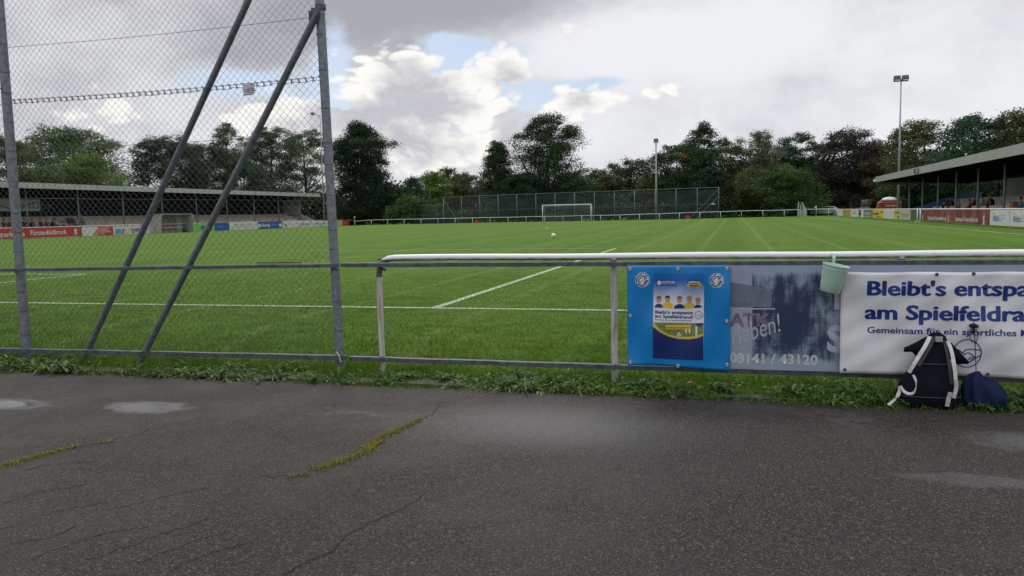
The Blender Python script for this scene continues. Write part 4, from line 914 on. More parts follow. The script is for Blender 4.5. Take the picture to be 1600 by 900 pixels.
# left touch line; longest one first
ya = YL(-60); r_ = lb(ya, YL(127), RD, 'long red board with white lettering and S logo, nearest on the left touchline', z1=.90)
tl(r_, 'Sparkasse', YL(-6), .18, .62, WH, YL(37)-YL(-6), .02); tl(r_, 'Fürstenfeldbruck', YL(46), .24, .62, WH, YL(103)-YL(46), .02); s_logo(r_, YL(115), .14, .72, 'L', BX+.008, WH)
r_ = lb(YL(127.3), YL(153), WH, 'white board with an orange figure between the long red board and the small red one')
MB().poly([(BX+.004, YL(143), .0), (BX+.004, YL(147), .30), (BX+.004, YL(150.5), .62), (BX+.004, YL(153)-.05, .6), (BX+.004, YL(153)-.05, .0)], .003, (1, 0, 0)).build('printed_figure', OR, r_)
r_ = lb(YL(153.2), YL(176), RD, 'small red board with white rows of writing on the left touchline', z1=.82)
for q, w_ in ((.66, .8), (.53, .6), (.40, .75), (.27, .9), (.10, .4)): MB().bb((BX+.002, YL(154.5), q), (BX+.006, YL(154.5)+(YL(175)-YL(154.5))*w_, q+.05)).build('printed_line', WH, r_)
r_ = lb(YL(176.3), YL(199.5), WH, 'white board with small blue and green pictures on the left touchline')
for a_, b_, m in ((179, 189, LB), (190, 193, GY), (193.5, 197.5, pm_('pale_green', (.30, .42, .25)))): MB().bb((BX+.002, YL(a_), .05), (BX+.006, YL(b_), .55)).build('printed_picture', m, r_)
r_ = lb(YL(199.8), YL(233), WH, 'white board with blue EWB letters left of the dugout'); tl(r_, 'EWB', YL(205), .12, .62, BL, YL(218)-YL(205), .04)
MB().poly([(BX+.004, YL(200.5)+.9*math.cos(rad(q))+.2, .1+.55*math.sin(rad(q))) for q in range(0, 181, 20)], .003, (1, 0, 0)).build('printed_sun', pm_('pale_yellow', (.55, .5, .3)), r_)
lb(YL(233.3), YL(242), BE, 'plain pale board directly left of the dugout')
r_ = lb(YL(289.5), YL(298), BL, 'narrow blue board immediately right of the dugout', z1=.95)
r_ = lb(YL(298.2), YL(335), GN, 'green board with a blue emblem right of the dugout', z1=.95)
MB().poly([(BX+.004, YL(313), .35), (BX+.004, YL(315), .62), (BX+.004, YL(318), .52), (BX+.004, YL(321), .72), (BX+.004, YL(320), .4), (BX+.004, YL(316), .1)], .003, (1, 0, 0)).build('printed_emblem', BL, r_)
r_ = lb(YL(335.2), YL(358), BL, 'dark blue board between the green and the white board', z1=.95); MB().bb((BX+.002, YL(340), .4), (BX+.006, YL(349), .5)).build('printed_line', LB, r_)
r_ = lb(YL(358.3), YL(402.5), WH, 'long white board with faint grey rows left of the blue lettered board', z1=.88)
for q in (.25, .5, .65): MB().bb((BX+.002, YL(366), q), (BX+.006, YL(395), q+.035)).build('printed_line', GY, r_)
r_ = lb(YL(403), YL(441), BL, 'blue board with white lettering Blue and two white discs', z1=.92); tl(r_, 'Blue hgl.', YL(409), .28, .52, WH, YL(422)-YL(409), .05); MB().bb((BX+.002, YL(424), .38), (BX+.006, YL(432), .52)).build('printed_line', LB, r_)
for q in (405.3, 438): MB().add([(BX+.004, YL(q)+.38*math.cos(2*PI*k_/12), .35+.28*math.sin(2*PI*k_/12)) for k_ in range(12)], [tuple(range(12))]).build('printed_disc', WH, r_)
for a_, b_, s_, lab in ((441.3, 466, '', 'white board with a grey circle right of the blue lettered board'), (466.2, 490, 'Pelle Bau', 'white board with slanted grey writing near the far left end'), (490.2, 514, 'Brauner', 'white board with dark writing in front of the stand end wall'), (514.2, 535, '', 'blank cream board right of the end post at the far left end')):
    r_ = lb(YL(a_), YL(b_), WH if a_ < 510 else BE, lab, z1=.86)
    if s_: tl(r_, s_, YL(a_+3), .25, .42, GY, (YL(b_)-YL(a_))*.62, .02)
    elif a_ < 450: MB().add([(BX+.004, YL(446)+.3*math.cos(2*PI*k_/12), .35+.2*math.sin(2*PI*k_/12)) for k_ in range(12)], [tuple(range(12))]).build('printed_disc', GY, r_)
r_ = lb(YL(535.3), YL(546), RD, 'small red board at the far left corner beside the railing', z1=.85); tl(r_, 'S', YL(540), .2, .5, WH, None, .03); MB().bb((BX+.002, YL(536), .35), (BX+.006, YL(539), .42)).build('printed_line', WH, r_)
lr = empty('touchline_railing', (BX, 75, -.17), 'white railing tube running above the boards on the left touchline', 'railing'); MB().tube([(BX-.07, YL(-60), .93), (BX-.07, 75, .93), (BX-.07, 109.4, .80)], .03, 8).build('top_rail', whitepaint, lr, True)

# right touch line
RX = 37.
def rb(y1_, y0_, m, lab, z0=.10, z1=.90):
    r_ = empty('advertising_board', (RX, (y0_+y1_)/2, 0), lab, 'advertising board', 'advertising boards along the right touchline')
    MB().bb((RX, y0_+.01, z0), (RX+.03, y1_-.01, z1)).build('panel', m, r_)
    n_ = max(1, int((y1_-y0_)/2.2)); 
    for q in range(n_+1): yy_ = y0_+.06+(y1_-y0_-.12)*q/n_; MB().tube([(RX+.06, yy_, -.1), (RX+.06, yy_, .93)], .028, 6).build('post', frame_m, r_)
    return r_
def trx(r_, s_, y, z, h, m, fit=None, bold=.03): text(s_, h, m, r_, (RX-.008, y, z), plane='R', fit=fit, bold=bold)
rb(YR(1308), YR(1316.5), WH, 'blank white board at the far end of the right touchline')
r_ = rb(YR(1316.5), YR(1329), OC, 'ochre board near the far end of the right touchline'); trx(r_, 'T', YR(1321), .5, .25, DG)
r_ = rb(YR(1329), YR(1341), WH, 'white board with grey K letters right of the ochre board'); trx(r_, 'KC', YR(1332), .4, .4, GY, 2.2)
rb(YR(1345), YR(1349), WH, 'narrow white board just after the dark gap')
r_ = rb(YR(1349.2), YR(1363), GY, 'grey board with pale lettering beside the yellow board'); trx(r_, 'hoelde', YR(1351), .42, .34, WH, 3.3); MB().bb((RX-.006, YR(1361), .17), (RX-.002, YR(1350), .22)).build('printed_line', WH, r_)
r_ = rb(YR(1363.3), YR(1380), YE, 'bright yellow board with dark lettering'); trx(r_, 'kastella', YR(1364), .42, .36, DG, 3.2); MB().bb((RX-.006, YR(1379), .60), (RX-.002, YR(1376), .74)).build('printed_block', DG, r_); trx(r_, 'www', YR(1370), .18, .24, DG, 2.2)
r_ = rb(YR(1380.3), YR(1397), WH, 'white board with faint marks right of the yellow board'); trx(r_, 'o', YR(1386), .42, .2, pm_('faint', (.4, .42, .45)))
r_ = rb(YR(1397.2), YR(1406), pm_('lime', (.42, .47, .14)), 'small lime green board with dark squares')
for a_, z_ in ((1399, .55), (1402.5, .55), (1402.5, .22)): MB().bb((RX-.006, YR(a_+2), z_), (RX-.002, YR(a_), z_+.2)).build('printed_block', DG, r_)
r_ = rb(YR(1406.2), YR(1422.5), BE, 'beige board with faint tall lettering'); trx(r_, 'Ptulvbrt', YR(1408), .35, .40, pm_('tan', (.30, .26, .18)), 2.9, .0)
rb(YR(1422.8), YR(1432), DG, 'dark weathered board before the pair of white posts')
for px, lab in ((1433.5, 'white gate post right of the dark weathered board'), (1438, 'white gate post left of the maroon boards')):
    o = empty('gate_post', (RX, YR(px), 0), lab, 'post', 'gate posts in the right touchline boards'); MB().tube([(RX, YR(px), -.1), (RX, YR(px), .95)], .05, 10).tube([(RX, YR(px), .02), (RX-.15, YR(px), .02)], .03, 6).build('tube', whitepaint, o, True)
ym = [YR(1440), YR(1487), YR(1546)]; ma2 = bpy.data.materials.new('maroon_print'); ma2.use_nodes = True; t = NT(ma2.node_tree); b = ma2.node_tree.nodes['Principled BSDF']; Zp = t.n.new('ShaderNodeNewGeometry').outputs['Position']
nn = t.noise(t.vm('MULTIPLY', Zp, (1, 1.2, 1)), 1.2, 3); t.put(b.inputs['Base Color'], t.mix(t.ss(nn, .42, .62), (.11, .018, .022), (.24, .05, .06))); b.inputs['Roughness'].default_value = .4
for i in range(2):
    r_ = rb(ym[i], ym[i+1], ma2, ('left', 'right')[i]+' of the two maroon boards with white S logos and lettering'); L1 = ym[i]-ym[i+1]
    s_logo(r_, ym[i]-.25 if i == 0 else ym[i]+.9, .14, .50, 'R', RX-.008, WH)
    if i: s_logo(r_, ym[2]+1.1, .12, .62, 'R', RX-.008, WH)
    trx(r_, 'Sparkasse Fürstenfeldbruck', ym[i]-(1.9 if i == 0 else .9), .22, .36, WH, L1*.62, .02)
for i, (a_, b_) in enumerate(((1546.5, 1577), (1577.3, 1614), (1614.3, 1660))):
    r_ = rb(YR(a_), YR(b_), WH, ('first white board with blue EWB letters and orange arc, right of the maroon boards', 'second white board with blue EWB letters and orange arc, at the right picture edge', 'white board beyond the right picture edge')[i]); yy_ = YR(a_)
    trx(r_, 'EWB', yy_-.55, .34, .34, LB, 1.0, .05); 
    for q in range(3): MB().bb((RX-.006, yy_-(2.5 if q < 2 else 2.0), .60-.13*q), (RX-.002, yy_-1.6 if q < 2 else yy_-.6, .64-.13*q-(.02 if q < 2 else 0))).build('printed_line', LB, r_)
    MB().tube([(RX-.004, yy_-.75-.62*math.cos(rad(q)), .42+.34*math.sin(rad(q))) for q in range(-20, 120, 14)], .022, 5).build('printed_arc', OR if False else pm_('sand', (.55, .38, .16)), r_)
rr = empty('touchline_railing', (RX, 60, 0), 'white railing tube running above the boards on the right touchline', 'railing'); MB().tube([(RX+.03, YR(1308), .94), (RX+.03, YR(1660), .945)], .035, 8).build('top_rail', whitepaint, rr, True)

# ------------------------------------------------------------------ stands
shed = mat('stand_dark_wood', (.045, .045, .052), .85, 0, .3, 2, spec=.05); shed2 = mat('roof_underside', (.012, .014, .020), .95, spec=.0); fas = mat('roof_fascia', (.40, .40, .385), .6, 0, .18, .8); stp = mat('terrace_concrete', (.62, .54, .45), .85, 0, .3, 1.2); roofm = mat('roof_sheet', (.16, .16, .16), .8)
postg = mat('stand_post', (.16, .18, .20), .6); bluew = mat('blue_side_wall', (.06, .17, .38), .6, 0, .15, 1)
ls = empty('grandstand', (-43, 70, -.17), 'long low covered stand on the left with grey fascia, terrace steps and dark back wall', 'grandstand')
y0, y1_ = 30., 104.4
MB().add([(-40, y0, 5.10), (-40, y1_, 5.10), (-48, y1_, 4.15), (-48, y0, 4.15)], [(0, 1, 2, 3)]).add([(-40.02, y0, 5.02), (-40.02, y1_, 5.02), (-48, y1_, 4.07), (-48, y0, 4.07)], [(3, 2, 1, 0)]).build('roof', roofm, ls)
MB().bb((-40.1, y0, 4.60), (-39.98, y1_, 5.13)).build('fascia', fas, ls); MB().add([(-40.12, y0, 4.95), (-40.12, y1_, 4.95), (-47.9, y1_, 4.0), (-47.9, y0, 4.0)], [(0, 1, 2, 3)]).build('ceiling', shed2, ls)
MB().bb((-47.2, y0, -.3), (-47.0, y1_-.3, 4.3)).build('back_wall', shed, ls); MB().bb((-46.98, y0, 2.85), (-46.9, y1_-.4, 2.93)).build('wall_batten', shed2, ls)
for i in range(5): MB().bb((-43.0-.9*i if i < 4 else -46.6, y0, -.3), (-42.1-.9*i+0 if i else -42.1, y1_-.6, .55+.36*i)).build('terrace_step', stp, ls)
MB().poly([(-41.2, y1_-.25, -.3), (-47, y1_-.25, -.3), (-47, y1_-.25, 4.2), (-43.6, y1_-.25, 4.5), (-43.6, y1_-.25, 1.9), (-41.2, y1_-.25, .9)], .15, (0, 1, 0)).build('end_wall', mat('end_wall_boards', (.52, .52, .50), .8, 0, .2, .8), ls)
for q in range(3): MB().bb((-46.9, y1_-.30, 1.7+.9*q), (-43.7, y1_-.255, 1.76+.9*q)).build('wall_batten', shed2, ls)
for q in range(-3, 9): Y = 50.5+6.18*q; MB().tube([(-41, Y, -.3), (-41, Y, 4.85)], .07, 8).build('post', postg, ls, True)
MB().tube([(-41.05, y0, 3.55), (-41.05, y1_, 4.05)], .03, 6).build('tie_rail', postg, ls)
for q in range(13): MB().tube([(-46.7, 32+6*q, 1.5), (-46.7, 32+6*q, 4.0)], .08, 6).build('rear_post', shed2, ls)
# club sign under the left roof
sg = empty('club_sign', (-45, 52, 3.1), 'pale hanging sign with blue writing and wave under the left stand roof', 'sign'); a, b_ = at(-30, 330, X=-44.5), at(62, 312, X=-44.5)
MB().bb((-44.55, a[1], a[2]), (-44.5, b_[1], b_[2])).build('panel', mat('sign_pale', (.40, .42, .42), .5), sg)
a = at(29, 326, X=-44.49); text('BRUCK', .75, mat('sign_blue', (.05, .13, .28), .5), sg, (-44.485, a[1], a[2]), plane='L', fit=4.2)
MB().tube([tuple(at(p_, q_, X=-44.47)) for p_, q_ in ((-20, 322), (0, 321), (12, 325), (22, 327), (34, 323), (48, 318), (60, 316))], .06, 6).build('printed_wave', _mats['sign_blue'], sg)
for q in (45., 50.): MB().tube([(-44.52, q, 3.6), (-44.52, q, 4.5)], .02, 5).build('hanger', shed2, sg)
# dugout
dg_ = empty('dugout', (-36.6, 64.8, -.17), 'small team shelter with clear curved roof and wooden bench on the left touchline', 'dugout')
ya, yb = YL(241), YL(291); X0, X1 = -36.2, -37.6
tr_ = bpy.data.materials.new('shelter_plastic'); tr_.use_nodes = True; t = NT(tr_.node_tree); b = tr_.node_tree.nodes['Principled BSDF']; Zp = t.n.new('ShaderNodeNewGeometry').outputs['Position']
t.put(b.inputs['Base Color'], t.mix(t.ss(t.noise(Zp, .6, 3), .4, .6), (.10, .16, .16), (.28, .24, .15))); b.inputs['Alpha'].default_value = .85; b.inputs['Roughness'].default_value = .3
MB().bb((X1, ya, .55), (X1+.03, yb-.9, 1.95)).build('back_pane', tr_, dg_); MB().bb((X1+.0, yb-.88, .55), (X1+.03, yb, 1.95)).build('back_pane', mat('clear_pane', (.40, .40, .38), .3), dg_)
MB().bb((X1-.05, ya-.1, 1.98), (X0, yb+.1, 2.05)).build('roof', fas, dg_)
for yy_ in (ya, yb): MB().poly([(X1, yy_, -.1), (X0+.1, yy_, -.1), (X0+.1, yy_, 1.0), (X0+.3, yy_, 1.95), (X1, yy_, 1.95)], .03, (0, 1, 0)).build('side_pane', mat('side_plastic', (.33, .33, .30), .4), dg_)
MB().bb((X1+.1, ya+.2, .42), (X1+.5, yb-1, .48)).build('bench_board', mat('bench_wood', (.35, .20, .09), .7), dg_); MB().bb((X1+.08, ya+.2, .72), (X1+.12, yb-1, .84)).build('bench_back', _mats['bench_wood'], dg_)
for q in range(5): MB().tube([(X1+.3, ya+.5+q*1.1, -.15), (X1+.3, ya+.5+q*1.1, .42)], .03, 6).build('leg', shed2, dg_)
MB().bb((X1+.03, ya+.1, -.1), (X1+.06, yb-.1, .42)).build('lower_panel', BE, dg_)
q = at(276, 362, X=-36.4); mbg = MB().tube([(-36.3, YL(279), .0), (-36.35, YL(281.5), .12), (-36.3, YL(284), .10)], [.18, .34, .12], 10); tag(mbg.build('sports_bag', mat('bag_dark', (.02, .015, .02), .7), None, True), 'dark sports bag on the grass at the right foot of the dugout', 'bag')

# right stand
rs = empty('grandstand', (43, 55, 0), 'covered stand on the right with grey fascia, blue side wall and pale back panels', 'grandstand')
y0, y1_ = 22., 85.6
MB().add([(39, y0, 4.42), (39, y1_, 4.42), (48, y1_, 3.7), (48, y0, 3.7)], [(0, 1, 2, 3)]).build('roof', roofm, rs); MB().bb((38.9, y0, 3.86), (39.0, y1_, 4.45)).build('fascia', mat('right_fascia', (.30, .31, .30), .6, 0, .18, .8), rs)
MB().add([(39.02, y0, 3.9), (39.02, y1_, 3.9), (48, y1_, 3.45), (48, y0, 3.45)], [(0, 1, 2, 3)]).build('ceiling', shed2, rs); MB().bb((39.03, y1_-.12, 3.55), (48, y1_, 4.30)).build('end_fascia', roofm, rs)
MB().box((38.86, y1_-.2, 4.05), (.35, .5, .3)).build('gutter_end', whitepaint, rs)
q = at(1432, 267, X=38.88); sgn = MB().bb((38.84, q[1]-.9, 3.98), (38.89, q[1]+.9, 4.35)).build('small_sign', mat('sign_grey', (.16, .17, .17), .5), rs); MB().bb((38.835, q[1]+.5, 4.0), (38.838, q[1]+.8, 4.33)).build('printed_block', shed2, sgn)
for q in range(-5, 6): Y = 49.3+5.86*q; MB().tube([(41, Y, -.1), (41, Y, 3.85)], .08, 8).build('post', mat('right_post', (.20, .24, .27), .6), rs, True)
for q in range(4): MB().bb((41.8+.9*q, y0, -.1), (42.7+.9*q, y1_-3, .75+.34*q)).build('terrace_step', stp, rs)
MB().poly([(41.0, 76.5, -.1), (47.0, 76.5, -.1), (47.0, 76.5, 2.4), (45.4, 76.5, 2.4), (41.0, 76.5, 1.0)], .12, (0, 1, 0)).build('side_wall', bluew, rs)
MB().bb((46.2, y0, -.1), (46.4, 68, 3.6)).build('back_wall', shed, rs)
for i, (a_, b_) in enumerate(((66.5, 62.2), (61.4, 56.8), (55.2, 51.3), (49.5, 46.5), (45.5, 41), (40, 35.5), (34.5, 30))): MB().bb((46.13, b_, 1.2), (46.19, a_, 3.3)).build('pale_panel', mat('panel_pale', (.48, .49, .49), .6, 0, .15, .7), rs) if i != 3 else MB().bb((46.13, b_, 1.2), (46.19, a_, 3.3)).build('brown_panel', mat('panel_brown', (.13, .085, .06), .7), rs)
# orange chair-like crate on the step
q = at(1588, 325, X=42.4); o = empty('orange_crate', (42.4, q[1], .75), 'orange crate on the front step of the right stand', 'crate'); MB().bb((42.1, q[1]-.35, .75), (42.6, q[1]+.35, 1.3)).build('crate_body', mat('orange_plastic', (.38, .12, .05), .5), o); MB().bb((42.05, q[1]-.38, 1.28), (42.65, q[1]+.38, 1.33)).build('rim', _mats['orange_plastic'], o)

# ------------------------------------------------------------------ people
skinm = mat('skin', (.42, .24, .17), .6); shoem = mat('shoe_dark', (.02, .02, .022), .6)
def cloth(n_, c_): return mat('cloth_'+n_, c_, .85, 0, .15, 8)
def skin_mesh(joints, edges, kinds, name):
    me = bpy.data.meshes.new('tmp'); me.from_pydata([j[0] for j in joints], edges, []); o = bpy.data.objects.new('tmp', me); COL.objects.link(o)
    sk = o.modifiers.new('s', 'SKIN'); sb = o.modifiers.new('d', 'SUBSURF'); sb.levels = 1
    sv = me.skin_vertices[0].data
    for i, j in enumerate(joints): sv[i].radius = j[1] if hasattr(j[1], '__len__') else (j[1], j[1])
    sv[0].use_root = True
    dg = bpy.context.evaluated_depsgraph_get(); dg.update(); m2 = bpy.data.meshes.new_from_object(o.evaluated_get(dg)); bpy.data.objects.remove(o)
    m2.name = name; m2.materials.clear()
    for _ in range(4): m2.materials.append(None)
    P_ = [(np.array(joints[a][0]), np.array(joints[b_][0]), kinds[k_]) for k_, (a, b_) in enumerate(edges)]
    for f in m2.polygons:
        c_ = np.array(f.center); best = min(P_, key=lambda s_: np.linalg.norm(c_-(s_[0]+(s_[1]-s_[0])*np.clip(np.dot(c_-s_[0], s_[1]-s_[0])/max(1e-6, np.dot(s_[1]-s_[0], s_[1]-s_[0])), 0, 1)))); f.material_index = best[2]; f.use_smooth = True
    return m2
def sitting(lean=.12, fwd=.0):
    # faces +X, seat at origin height 0, feet .42 lower
    J = [((0, 0, .10), (.13, .16)), ((.02+lean*.3, 0, .30), (.11, .15)), ((lean, 0, .50), (.11, .18)), ((lean+.03, 0, .60), .055), ((lean+.05, 0, .70), (.085, .075)), ((lean+.06, 0, .80), (.08, .07))]
    E_ = [(0, 1), (1, 2), (2, 3), (3, 4), (4, 5)]; K_ = [1, 1, 0, 0, 0]
    for s_ in (-1, 1):
        b_ = len(J); J += [((lean, s_*.19, .51), .06), ((lean+.10, s_*.25, .26), .048), ((lean+.30, s_*.12, .20), .036), ((lean+.38, s_*.08, .19), .03)]; E_ += [(2, b_), (b_, b_+1), (b_+1, b_+2), (b_+2, b_+3)]; K_ += [1, 1, 1, 0]
        b_ = len(J); J += [((.06, s_*.10, .09), .085), ((.44, s_*.15, .10), .065), ((.46, s_*.15, -.32), .045), ((.48, s_*.15, -.38), .045), ((.62, s_*.16, -.39), .035)]; E_ += [(0, b_), (b_, b_+1), (b_+1, b_+2), (b_+2, b_+3), (b_+3, b_+4)]; K_ += [2, 2, 2, 3, 3]
    return J, E_, K_
def standing():
    J = [((0, 0, .95), (.11, .16)), ((0, 0, 1.15), (.10, .15)), ((0, 0, 1.38), (.11, .18)), ((.01, 0, 1.49), .055), ((.03, 0, 1.60), (.085, .075)), ((.03, 0, 1.70), (.08, .07))]
    E_ = [(0, 1), (1, 2), (2, 3), (3, 4), (4, 5)]; K_ = [1, 1, 0, 0, 0]
    for s_ in (-1, 1):
        b_ = len(J); J += [((0, s_*.19, 1.40), .06), ((.0, s_*.24, 1.12), .047), ((.10, s_*.22, .88), .035), ((.13, s_*.20, .80), .03)]; E_ += [(2, b_), (b_, b_+1), (b_+1, b_+2), (b_+2, b_+3)]; K_ += [1, 1, 1, 0]
        b_ = len(J); J += [((0, s_*.10, .85), .09), ((.02, s_*.11, .47), .065), ((-.01, s_*.12, .10), .045), ((0, s_*.12, .05), .045), ((.14, s_*.13, .035), .035)]; E_ += [(0, b_), (b_, b_+1), (b_+1, b_+2), (b_+2, b_+3), (b_+3, b_+4)]; K_ += [2, 2, 2, 3, 3]
    return J, E_, K_
poses = [(skin_mesh(*sitting(.06), 'body'), (.10, .78)), (skin_mesh(*sitting(.26), 'body'), (.30, .78)), (skin_mesh(*standing(), 'body'), (.03, 1.68))]
def hairmesh():
    bm = bmesh.new(); bmesh.ops.create_icosphere(bm, subdivisions=2, radius=.112)
    bmesh.ops.delete(bm, geom=[v for v in bm.verts if v.co.x > .03 and v.co.z < .035 or v.co.z < -.06], context='VERTS'); me = bpy.data.meshes.new('hair'); bm.to_mesh(me); bm.free(); me.materials.append(None); return me
def facemesh():
    mb = MB(); mb.box((.09, 0, -.015), (.03, .018, .03)); mb.box((.086, .03, .012), (.01, .018, .01)); mb.box((.086, -.03, .012), (.01, .018, .01)); mb.box((.084, 0, -.05), (.008, .04, .008)); o = mb.build('face', mat('face_features', (.30, .15, .11), .6)); me = o.data; bpy.data.objects.remove(o); return me
HM, FM = hairmesh(), facemesh(); hcol = [mat('hair_brown', (.06, .035, .02), .7), mat('hair_grey', (.28, .27, .26), .7), mat('hair_black', (.012, .01, .01), .6), mat('hair_blond', (.30, .20, .09), .7)]
def person(loc, rz, pose, shirt, trous, hair, label, grp, sc=1.):
    r_ = empty('person', loc, label, 'person', grp, rz); r_.scale = (sc, sc, sc); me, (hx, hz) = poses[pose]
    o = bpy.data.objects.new('body', me); COL.objects.link(o); o.parent = r_
    for i, m in enumerate((skinm, shirt, trous, shoem)): o.material_slots[i].link = 'OBJECT'; o.material_slots[i].material = m
    h = bpy.data.objects.new('hair', HM); COL.objects.link(h); h.parent = r_; h.location = (hx-.012, 0, hz+.012); h.material_slots[0].link = 'OBJECT'; h.material_slots[0].material = hcol[hair]
    f = bpy.data.objects.new('face', FM); COL.objects.link(f); f.parent = r_; f.location = (hx, 0, hz-.01); return r_
K_ = cloth('black', (.018, .018, .022)); N_ = cloth('navy', (.02, .03, .07)); G_ = cloth('grey', (.17, .18, .20)); R2 = cloth('red', (.30, .03, .03)); W_ = cloth('white', (.50, .50, .50)); B_ = cloth('blue', (.08, .17, .32)); J_ = cloth('jeans', (.05, .07, .12)); LBc = cloth('pale_blue', (.30, .40, .52)); KH = cloth('khaki', (.32, .29, .22)); RU = cloth('rust', (.30, .10, .05))
gl_ = 'spectators in the left stand'; gr_ = 'spectators in the right stand'
def lp_(px, step, *a, **k_):
    X = -42.3-.9*step+.15; q = at(px, 345, X=X); person((X, q[1], .55+.36*step), random.uniform(-.35, .35), *a, gl_, **k_)
for px, st_, pose, sh, tr, ha, lab in ((5, 1, 0, K_, KH, 2, 'person in black top seated at the left picture edge in the left stand'), (12, 1, 1, R2, KH, 0, 'person in dark red top seated left of the near fence post'), (20, 0, 0, W_, W_, 1, 'person in pale clothes hidden behind the near fence post, left stand'),
    (37, 1, 0, K_, J_, 0, 'person in black just right of the near fence post in the left stand'), (46, 1, 1, N_, K_, 0, 'person in navy with stretched legs, second right of the near fence post'), (62, 1, 0, K_, J_, 3, 'person in black with fair hair left of the red-topped one, left stand'),
    (72, 1, 0, R2, J_, 2, 'person in a red top seated in the middle of the left group'), (79, 1, 1, K_, K_, 2, 'person in black right of the red-topped one, left stand'), (86, 1, 0, W_, K_, 0, 'person in a white top seated on the left terrace'), (95, 0, 1, K_, K_, 0, 'person all in black bending forward on the lowest left step'),
    (107, 2, 0, K_, K_, 2, 'tall seated person in black higher on the left terrace'), (112, 2, 0, R2, J_, 2, 'person in dark red higher on the left terrace'), (118, 1, 1, LBc, RU, 1, 'person in light blue shirt near the second stand post'), (126, 2, 0, B_, J_, 1, 'person in blue, rightmost of the left stand group')):
    lp_(px, st_, pose, sh, tr, ha, lab)
def rp_(px, step, *a, **k_):
    X = 42.2+.9*step; q = at(px, 320, X=X); person((X, q[1], .75+.34*step), PI+random.uniform(-.3, .3), *a, gr_, **k_)
for px, st_, pose, sh, tr, ha, lab in ((1482, 1, 0, K_, K_, 2, 'person in black with black hair, leftmost in the right stand'), (1490, 1, 1, N_, K_, 2, 'person in navy second from left in the right stand'), (1499, 0, 0, G_, K_, 1, 'person in a grey jacket behind the post in the right stand'), (1517, 0, 0, R2, N_, 0, 'person in a red jacket, left of the two in red, right stand'), (1524, 1, 0, R2, K_, 3, 'person in red with fair hair, right of the two in red, right stand'),
    (1540, 1, 1, W_, KH, 2, 'person in a white top and pale trousers leaning forward in the right stand'), (1553, 1, 1, K_, K_, 2, 'person in black right of the white-topped one in the right stand'), (1597, 0, 0, B_, N_, 0, 'person in blue at the right picture edge in the right stand')):
    rp_(px, st_, pose, sh, tr, ha, lab)
for px, lab in ((1560, 'person in black standing at the back of the right stand, left one'), (1567, 'person in black standing at the back of the right stand, right one')):
    X = 44.6; q = at(px, 310, X=X); person((X, q[1], 1.43), PI, 2, K_, N_, 2, lab, gr_)
MB_ = MB()

# ------------------------------------------------------------------ red stall and parked cars beyond the far right corner
q = at(1392, 328, Y=95); rt = empty('snack_trailer', (q[0], 96, 0), 'red stall trailer with white humped top beside the floodlight mast', 'stall'); rt.scale = (.85, .85, .85); cx_ = q[0]
redp = mat('red_tarp', (.22, .025, .020), .55, 0, .2, 2)
pr = [(-1.55, .0), (-1.6, 1.3), (-1.45, 1.9), (-1.1, 2.25), (1.2, 2.25), (1.4, 1.9), (1.45, 0)]
MB().poly([(cx_+a, 95, b_) for a, b_ in pr], 2.2, (0, 1, 0)).build('body', redp, rt); MB().bb((cx_-1.5, 94.9, 1.9), (cx_+1.42, 94.98, 2.0)).build('awning_edge', mat('pale_red', (.5, .2, .18), .5), rt)
sphere((cx_-.05-q[0], 0, 2.3), 1.0, 'top_cover', mat('white_tarp', (.58, .58, .60), .5), rt, 2, (1.05, .9, .45)); text('Carment', .55, WH, rt, (cx_-.75, 94.97, 1.35), fit=1.5)
